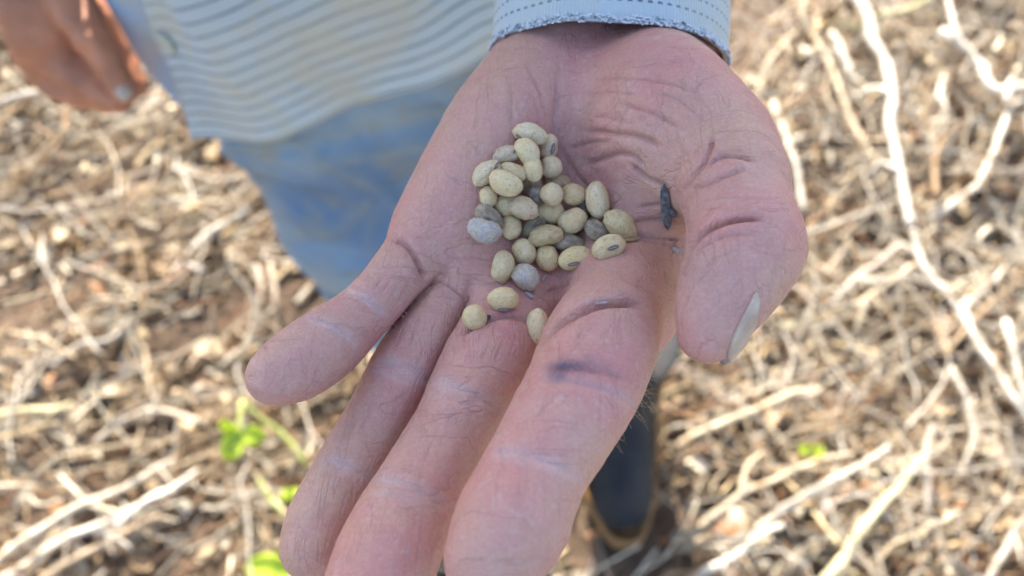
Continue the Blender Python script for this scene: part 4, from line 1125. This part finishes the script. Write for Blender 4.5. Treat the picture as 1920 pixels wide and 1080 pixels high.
sprout('tiny green shoot in the litter right of the boot', [([(1535, 885), (1528, 865), (1520, 850)], 8, .02, .05)], [((1520, 852), (1498, 835), 24, .05, .055, .3), ((1522, 852), (1545, 838), 24, .05, .055, -.3)])
sprout('small green blade showing beside the ring fingertip', [([(560, 945), (548, 932), (540, 925)], 8, .02, .05)], [((548, 935), (530, 918), 26, .05, .055, .3), ((548, 932), (560, 915), 20, .05, .05, -.3)])
# ------------------------------------------------------------------ beans in the palm
def bean_material():
    N = Nodes('dry_bean_skin'); v = N.coord('Object')
    oi = N.n('ShaderNodeObjectInfo')
    vv = N.n('ShaderNodeVectorMath', operation='ADD'); N.l(v, vv.inputs[0])
    sc = N.n('ShaderNodeVectorMath', operation='SCALE'); sc.inputs[0].default_value = (7.3, 3.1, 5.7); N.l(N.math('MULTIPLY', oi.outputs['Random'], 3.0), sc.inputs['Scale'])
    N.l(sc.outputs[0], vv.inputs[1]); vv = vv.outputs[0]
    mold = N.n('ShaderNodeAttribute', attribute_type='OBJECT', attribute_name='mould').outputs['Fac']
    dark = N.n('ShaderNodeAttribute', attribute_type='OBJECT', attribute_name='grey').outputs['Fac']
    n1 = N.noise(vv, 1.6, 4, 0.6); n2 = N.noise(vv, 4.5, 5, 0.65); n3 = N.noise(vv, 14, 3, 0.6)
    c = N.mix(N.ramp(n1, [(0.35, (0, 0, 0)), (0.7, (1, 1, 1))]), (0.78, 0.60, 0.33), (0.83, 0.70, 0.48))
    c = N.mix(1.0, c, oi.outputs['Color'], 'MULTIPLY')
    # brown scuffs
    c = N.mix(N.ramp(n2, [(0.55, (0, 0, 0)), (0.68, (0.55, 0.55, 0.55))]), c, (0.27, 0.185, 0.11))
    # grey decay
    g = N.math('MULTIPLY', N.ramp(n1, [(0.42, (1, 1, 1)), (0.72, (0.3, 0.3, 0.3))]), dark)
    c = N.mix(g, c, (0.145, 0.125, 0.115))
    # white mould patches
    mk = N.math('MULTIPLY', N.math('ADD', N.math('MULTIPLY', n2, 0.6), N.math('MULTIPLY', n1, 0.4)), 1.0)
    thr = N.math('SUBTRACT', 0.78, N.math('MULTIPLY', mold, 0.36))
    mk = N.math('MULTIPLY', N.math('SUBTRACT', mk, thr), 9.0, clamp=True)
    c = N.mix(N.math('MULTIPLY', mk, 0.8), c, N.mix(N.ramp(n3, [(0.4, (0, 0, 0)), (0.6, (1, 1, 1))]), (0.40, 0.37, 0.37), (0.68, 0.68, 0.70)))
    dk = N.math('MULTIPLY', N.math('MULTIPLY', N.ramp(n3, [(0.52, (0, 0, 0)), (0.62, (1, 1, 1))]), mold), 0.75)
    c = N.mix(dk, c, (0.10, 0.09, 0.10))
    N.base(c); N.rough(0.42)
    N.b.inputs['Specular IOR Level'].default_value = 0.5
    N.l(N.bump(N.math('ADD', n2, N.math('MULTIPLY', n3, 0.5)), 0.35, 0.18), N.b.inputs['Normal'])
    return N.m
M_BEAN = bean_material()
M_HIL = plain('dark_hilum', (0.17, 0.13, 0.11), (0.27, 0.21, 0.17), 0.7, 3)
M_HILP = plain('pale_hilum_centre', (0.42, 0.37, 0.33), (0.52, 0.47, 0.42), 0.6, 3)
def unit_bean(seed, wrinkle):
    bm = bmesh.new(); bmesh.ops.create_icosphere(bm, subdivisions=4, radius=1.0)
    v = np.array([p.co[:] for p in bm.verts]); f = np.array([[q.index for q in p.verts] for p in bm.faces]); bm.free()
    p = v.copy()
    p[:, 1] -= 0.10 * (p[:, 0] ** 2) * np.sign(0.6)                      # slight kidney bend
    dent = np.exp(-((v[:, 0] / .5) ** 2 + ((v[:, 1] + 1) / .35) ** 2))
    p[:, 1] += 0.10 * dent
    p[:, 0] *= 1 + 0.05 * v[:, 1]
    n = v / np.linalg.norm(v, axis=1)[:, None]
    d = 0.045 * vnoise(v + 5, 1.3, seed) + 0.02 * vnoise(v + 5, 3.2, seed + 1)
    if wrinkle: d += wrinkle * (-np.abs(vnoise(v + 5, 2.6, seed + 2)) + .25) * .16 + wrinkle * .03 * vnoise((v + 5) * [1, 3, 1], 4, seed + 3)
    me = np_mesh('seed_coat', p + n * d[:, None], f)
    me.materials.append(M_BEAN)
    return me
SMOOTH = [unit_bean(100 + 10 * k, 0.0) for k in range(5)]; WRINK = [unit_bean(200 + 10 * k, 1.0) for k in range(4)]
def hilum_mesh():
    t = np.linspace(0, 2 * np.pi, 20, endpoint=False); vs_, n_ = [], 20
    for r, h in ((1.0, -.25), (.92, .12), (.62, .22), (.5, .12)):
        vs_.append(np.stack([r * np.cos(t), .36 * r * np.sin(t), np.full(20, h)], 1))
    vs_.append(np.stack([.46 * np.cos(t) * 1.4, .10 * np.sin(t), np.full(20, .2)], 1)); vs_.append(np.zeros((20, 3)) + [0, 0, .24] + np.stack([.3 * np.cos(t), .03 * np.sin(t), 0 * t], 1))
    v = np.concatenate(vs_); i = np.arange(5)[:, None] * 20; j = np.arange(20)[None]
    f = np.stack([i + j, i + (j + 1) % 20, i + 20 + (j + 1) % 20, i + 20 + j], -1).reshape(-1, 4)
    me = np_mesh('hilum', v, f); me.materials.append(M_HIL); me.materials.append(M_HILP)
    me.polygons.foreach_set('material_index', (np.repeat(np.arange(5), 20) >= 4).astype(np.int32))
    return me
HILM = hilum_mesh()
def zx(X, Y): return 860 + X / 2.348, 200 + Y / 2.348
# X, Y, half length, half width (in a close-up of the photo), tilt deg clockwise, lift (mm), mould, grey, wrinkle, colour, hilum offset (dx,dy,angle) or None, label
BEANS = [
 (315, 120, 68, 43, 15, 0, .15, .1, 1, (1.05, 1.05, 1.05), (-42, 18, 35), 'topmost bean of the pile, pale, with torn skin at its left end'),
 (398, 178, 54, 38, -82, .3, .25, .15, 0, (.98, .95, .98), (14, 12, -80), 'upright oval bean with a dark eye, touching the crease right of the topmost bean'),
 (302, 198, 62, 47, 55, 1.2, 0, 0, 0, (1.0, .97, .85), None, 'plump yellow bean directly under the topmost bean'),
 (210, 212, 55, 37, -15, .3, .35, .2, 1, (.97, .92, 1.0), (38, -14, -40), 'lilac tinged bean left of the plump yellow one'),
 (120, 292, 63, 43, -40, .2, .3, .15, 1, (1.05, 1.03, 1.02), (42, -25, -50), 'pale bean at the upper left of the pile with a dark torn tip'),
 (240, 288, 58, 39, 20, .6, 0, .05, 0, (1.0, .97, .87), None, 'cream bean lying between the torn-tipped bean and the column of two upright ones'),
 (328, 275, 52, 41, 82, 2.0, 0, 0, 0, (1.02, 1.0, .88), None, 'upright egg shaped yellow bean beside the round one in the upper pile'),
 (408, 266, 47, 45, 90, 1.6, .1, 0, 0, (1.08, 1.05, 1.05), None, 'round pale bean with a pointed base in the upper pile'),
 (207, 338, 73, 51, 28, 1.6, 0, .05, 0, (1.0, .97, .84), None, 'largest smooth tan bean in the upper left of the pile'),
 (130, 397, 45, 37, 80, .3, 0, .05, 0, (1.03, 1.0, .9), None, 'small upright bean at the left edge below the torn-tipped bean'),
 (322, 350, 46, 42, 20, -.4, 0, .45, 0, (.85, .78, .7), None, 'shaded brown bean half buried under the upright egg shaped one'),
 (340, 388, 41, 39, 60, .2, .1, .95, 1, (.85, .82, .85), None, 'dull grey bean sunk in the middle of the pile'),
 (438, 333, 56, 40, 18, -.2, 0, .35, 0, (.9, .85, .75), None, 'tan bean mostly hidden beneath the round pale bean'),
 (410, 386, 49, 47, 40, 1.8, 0, .05, 0, (1.0, .95, .86), None, 'round peach coloured bean at the heart of the pile'),
 (507, 387, 50, 46, 20, 1.0, .2, .05, 0, (1.0, .94, .84), None, 'round tan bean with a white scuff, right of the peach coloured one'),
 (613, 413, 80, 50, 80, .9, .05, .1, 0, (1.04, 1.02, .98), None, 'largest upright oval bean on the right side of the pile'),
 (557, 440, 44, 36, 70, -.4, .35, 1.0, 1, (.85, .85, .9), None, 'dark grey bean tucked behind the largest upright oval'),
 (213, 435, 56, 44, 0, .2, 0, .05, 0, (1.03, 1.02, .9), None, 'creamy bean partly covered by a mould spotted neighbour on its right'),
 (284, 446, 61, 47, 18, 1.5, .62, .1, 1, (1.05, .98, .95), None, 'mould spotted pinkish bean overlapping the creamy one'),
 (403, 460, 64, 51, 30, 1.6, 0, .05, 0, (1.0, .97, .85), None, 'smooth yellow bean in the middle, tilted down to the right'),
 (132, 487, 60, 46, 40, .3, .45, .75, 1, (.95, .9, .95), None, 'purplish grey bean lying against the whitest bean'),
 (112, 545, 68, 51, 15, .9, 1.0, .3, 1, (1.1, 1.1, 1.15), None, 'whitest bean, coated in mould, at the far left of the pile'),
 (232, 530, 52, 42, 88, .4, 0, .03, 0, (1.03, 1.02, .9), None, 'small smooth upright bean right of the whitest bean'),
 (325, 530, 59, 39, -35, .2, .3, .6, 0, (.95, .88, .78), (22, -14, -35), 'brown stained bean with a pale eye in the lower middle'),
 (503, 502, 62, 51, -25, .9, 0, .03, 0, (1.03, 1.0, .9), None, 'smooth bean right of centre, tilted up to the right'),
 (384, 568, 70, 44, -12, 1.0, .3, .3, 1, (1.02, .95, .75), None, 'ochre and brown mottled bean below the centre'),
 (480, 597, 72, 43, 10, .6, .6, .7, 1, (.98, .94, .98), None, 'greyish mouldy bean lying level below the centre right'),
 (612, 547, 56, 43, 32, .1, .25, .85, 1, (.9, .88, .85), None, 'grey striped shrunken bean between the largest oval and the two-tone bean'),
 (712, 522, 73, 55, 45, .4, .55, .2, 1, (1.03, 1.0, .85), None, 'two-tone bean with a whitish top at the right end of the pile'),
 (660, 618, 71, 51, -20, .7, .05, .15, 0, (1.04, 1.02, .88), (13, 5, -18), 'bean with a clear dark eye at the lower right of the pile'),
 (287, 640, 57, 49, 70, .5, .1, .1, 0, (1.04, 1.02, .92), None, 'pale squarish bean in the lower left row'),
 (390, 665, 55, 50, 70, .3, 0, .03, 0, (1.05, 1.03, .87), None, 'smooth round yellow bean between the squarish bean and the eyed one'),
 (515, 667, 73, 49, -12, .4, .05, .05, 0, (1.06, 1.03, .85), (-12, 24, -15), 'long yellow bean with a pale eye along the lower rim of the pile'),
 (194, 703, 66, 48, -74, .3, .05, .12, 0, (1.05, 1.02, .9), None, 'upright yellow bean at the lower left with a bit of stem under it'),
 (296, 750, 57, 52, 35, .4, .95, .15, 1, (1.05, 1.05, 1.0), None, 'bluish white mouldy bean at the bottom of the pile'),
 (195, 848, 66, 50, -5, .2, 0, .05, 0, (1.04, 1.0, .86), (5, 42, 5), 'bean lying alone just above the base of the ring and middle fingers'),
 (70, 927, 52, 52, 60, -.4, .05, .12, 0, (1.02, .97, .82), None, 'round bean wedged in the gap between the ring and middle fingers'),
 (349, 967, 75, 48, 85, .3, .08, .05, 0, (1.08, 1.06, 1.0), None, 'lowest bean, upright and pale, at the base of the middle finger'),
]
r_ = np.random.default_rng(17)
CAMROT = np.stack([CR, CU, -CF], 1)
placed = []
for k, (X, Y, a, b, ang, lift, mo, gr, wr, colr, hil, label) in enumerate(BEANS):
    px, py = zx(X, Y)
    hit, nrm, _, dist = sight(px, py)
    dep = (np.array(hit) - CC) @ CF
    s_ = dep * 1000 / FPX / 2.348                                  # mm per close-up pixel
    am, bmm = a * s_ * (1.15 if wr else 1.08), b * s_ * 1.10
    cm_ = bmm * (.90 + .06 * r_.uniform(-1, 1))
    cen = np.array(hit) + np.array(nrm) * 0 - (np.array(hit) - CC) / dist * ((cm_ * .86 + lift * 1.0) / 1000)
    sc_ = ((cen - CC) @ CF) / dep
    am *= sc_; bmm *= sc_; cm_ *= sc_
    th = math.radians(-ang)
    ea = math.cos(th) * CR + math.sin(th) * CU; eb = -math.sin(th) * CR + math.cos(th) * CU; ec = -CF
    flip = 1 if r_.uniform() < .5 else -1
    if hil: flip = 1
    rot = Matrix(np.stack([ea * flip, eb * flip, ec], 1).tolist()).to_4x4()
    placed.append((cen, rot, np.array([am, bmm, cm_]) / 1000, k))
# push beans apart along the sight line where two would pass through each other
P = np.array([p[0] for p in placed]); Rr = np.array([p[2].mean() for p in placed]); lifts = np.array([bb[5] for bb in BEANS])
for it in range(30):
    for i in range(len(P)):
        for j in range(i + 1, len(P)):
            dv = P[i] - P[j]; L = np.linalg.norm(dv); need = 0.90 * (Rr[i] + Rr[j])
            if L < need:
                up_, dn_ = (i, j) if lifts[i] >= lifts[j] else (j, i)
                P[up_] -= CF * min(.00012, (need - L) * .3)
for (cen, rot, sc3, k) in placed:
    (X, Y, a, b, ang, lift, mo, gr, wr, colr, hil, label) = BEANS[k]
    q = P[k]; px, py = zx(X, Y)
    dep = (q - CC) @ CF; q = CC + dep * (CF + (px - 960) / FPX * CR + (540 - py) / FPX * CU)
    ratio = dep / ((cen - CC) @ CF)
    root = empty('bean', tuple(q))
    root.rotation_euler = rot.to_euler(); root.empty_display_size = .004
    tag(root, label, 'bean', 'beans heaped in the palm')
    me = (WRINK[k % 4] if wr else SMOOTH[k % 5])
    o = link('seed_coat', me, None, root); o.scale = tuple(sc3 * ratio)
    o.color = (*colr, 1); o['mould'] = float(mo); o['grey'] = float(gr)
    if hil:
        dx, dy, ha = hil
        th = math.radians(ang)
        lx = (dx * math.cos(th) + dy * math.sin(th)) / a; ly = (dx * math.sin(th) - dy * math.cos(th)) / b
        lz = math.sqrt(max(.05, 1 - lx * lx - ly * ly))
        S = sc3 * ratio
        pos = Vector((lx * S[0], ly * S[1], lz * S[2])) * (1.0 if not wr else .99)
        nv = Vector((lx / S[0], ly / S[1], lz / S[2])).normalized()
        t_ = math.radians(-(ha - ang)); ax = Vector((math.cos(t_), math.sin(t_), 0)); ax = (ax - nv * ax.dot(nv)).normalized()
        by = nv.cross(ax)
        h = link('hilum', HILM, None, root)
        h.matrix_local = Matrix.Translation(pos) @ Matrix((ax, by, nv)).transposed().to_4x4() @ Matrix.Scale(.0016 if wr == 0 else .0013, 4)

# ---- chaff and the pod splinter
M_POD = plain('grey_pod_splinter', (0.06, 0.065, 0.075), (0.26, 0.26, 0.27), 0.8, 900, 0.8, .0006)
M_CHAFF = plain('pale_chaff', (0.30, 0.27, 0.27), (0.50, 0.46, 0.44), 0.8, 700)
M_TWIG = plain('tan_stemlet', (0.32, 0.22, 0.10), (0.45, 0.33, 0.17), 0.7, 700)
def splinter(name, pts, wmm, thick, mat, label, cat, seed=0, lift=.5):
    """flattened, pointed shard lying on the skin along a photo line"""
    s2 = spline(np.array(pts, float), 12); P_ = []
    hits = [sight(*p) for p in s2]
    nrm = np.mean([np.array(h[1]) for h in hits], 0); nrm /= np.linalg.norm(nrm)
    if nrm @ CF > 0: nrm = -nrm
    nrm = nrm - 0.8 * CF; nrm /= np.linalg.norm(nrm)
    A = np.array(hits[0][0]); B = np.array(hits[-1][0])
    t = np.linspace(0, 1, 12); path = A + (B - A) * t[:, None]
    need = max(0.0, max((np.array(h[0]) - q_) @ nrm for h, q_ in zip(hits, path))); path = path + nrm * (need * .9 + lift / 1000)
    ax = (B - A) / np.linalg.norm(B - A); side = np.cross(ax, nrm); side /= np.linalg.norm(side); nrm = np.cross(side, ax)
    wd = np.interp(t, [0, .12, .3, .75, .92, 1], [.12, .7, 1, .95, .6, .05]) * wmm / 1000 * .5 * (1 + .15 * vnoise(path, 900, seed))
    ph = np.linspace(0, 2 * np.pi, 8, endpoint=False)
    v = (path[:, None] + wd[:, None, None] * np.cos(ph)[None, :, None] * side + (thick / 1000 * .5 * np.sin(ph) * np.abs(np.sin(ph)) ** .3)[None, :, None] * np.minimum(1, wd / wd.max() * 1.5)[:, None, None] * nrm).reshape(-1, 3)
    i = np.arange(11)[:, None] * 8; j = np.arange(8)[None]
    f = np.stack([i + j, i + (j + 1) % 8, i + 8 + (j + 1) % 8, i + 8 + j], -1).reshape(-1, 4)
    me = np_mesh(name, v - A, f); o = link(name, me, mat); o.location = tuple(A); tag(o, label, cat)
    return o
splinter('pod_splinter', [(1247, 342), (1254, 380), (1256, 408), (1254, 430)], 2.7, 0.9, M_POD, 'dark grey pointed pod splinter lying beside the thumb', 'pod splinter', 1, .9)
splinter('husk_flake', [(1256, 388), (1264, 394), (1269, 404)], 2.0, .8, M_POD, 'small dark husk flake pressed between splinter and thumb', 'husk flake', 2, .8)
splinter('chaff_flake', [(1115, 569), (1126, 566), (1140, 567)], .7, .4, M_CHAFF, 'pale chaff sliver in the crease at the base of the index finger', 'chaff', 3)
splinter('chaff_flake', [(1258, 464), (1266, 470), (1275, 474)], 1.6, .5, M_CHAFF, 'pale chaff flake below the dark splinter, near the thumb', 'chaff', 4)
splinter('chaff_flake', [(984, 547), (992, 552), (1000, 560)], 1.5, .6, M_CHAFF, 'crumbly grey chaff flake below the bluish white bean', 'chaff', 5)
splinter('chaff_flake', [(1021, 516), (1018, 525), (1016, 528)], .8, .4, M_CHAFF, 'thin chaff sliver right of the bluish white bean', 'chaff', 6)
splinter('chaff_flake', [(907, 600), (913, 596), (920, 592)], 1.4, .7, M_POD, 'dark crumb beside the bean wedged between fingers', 'crumb', 7)
splinter('stem_bit', [(960, 517), (950, 527), (938, 534)], 1.4, 1.0, M_TWIG, 'tan bit of stem under the upright yellow bean', 'stem bit', 8, .6)
splinter('stem_bit', [(1168, 455), (1182, 450), (1200, 450)], 1.1, .9, M_TWIG, 'thin tan stemlet at the tip of the eyed bean', 'stem bit', 9, .6)
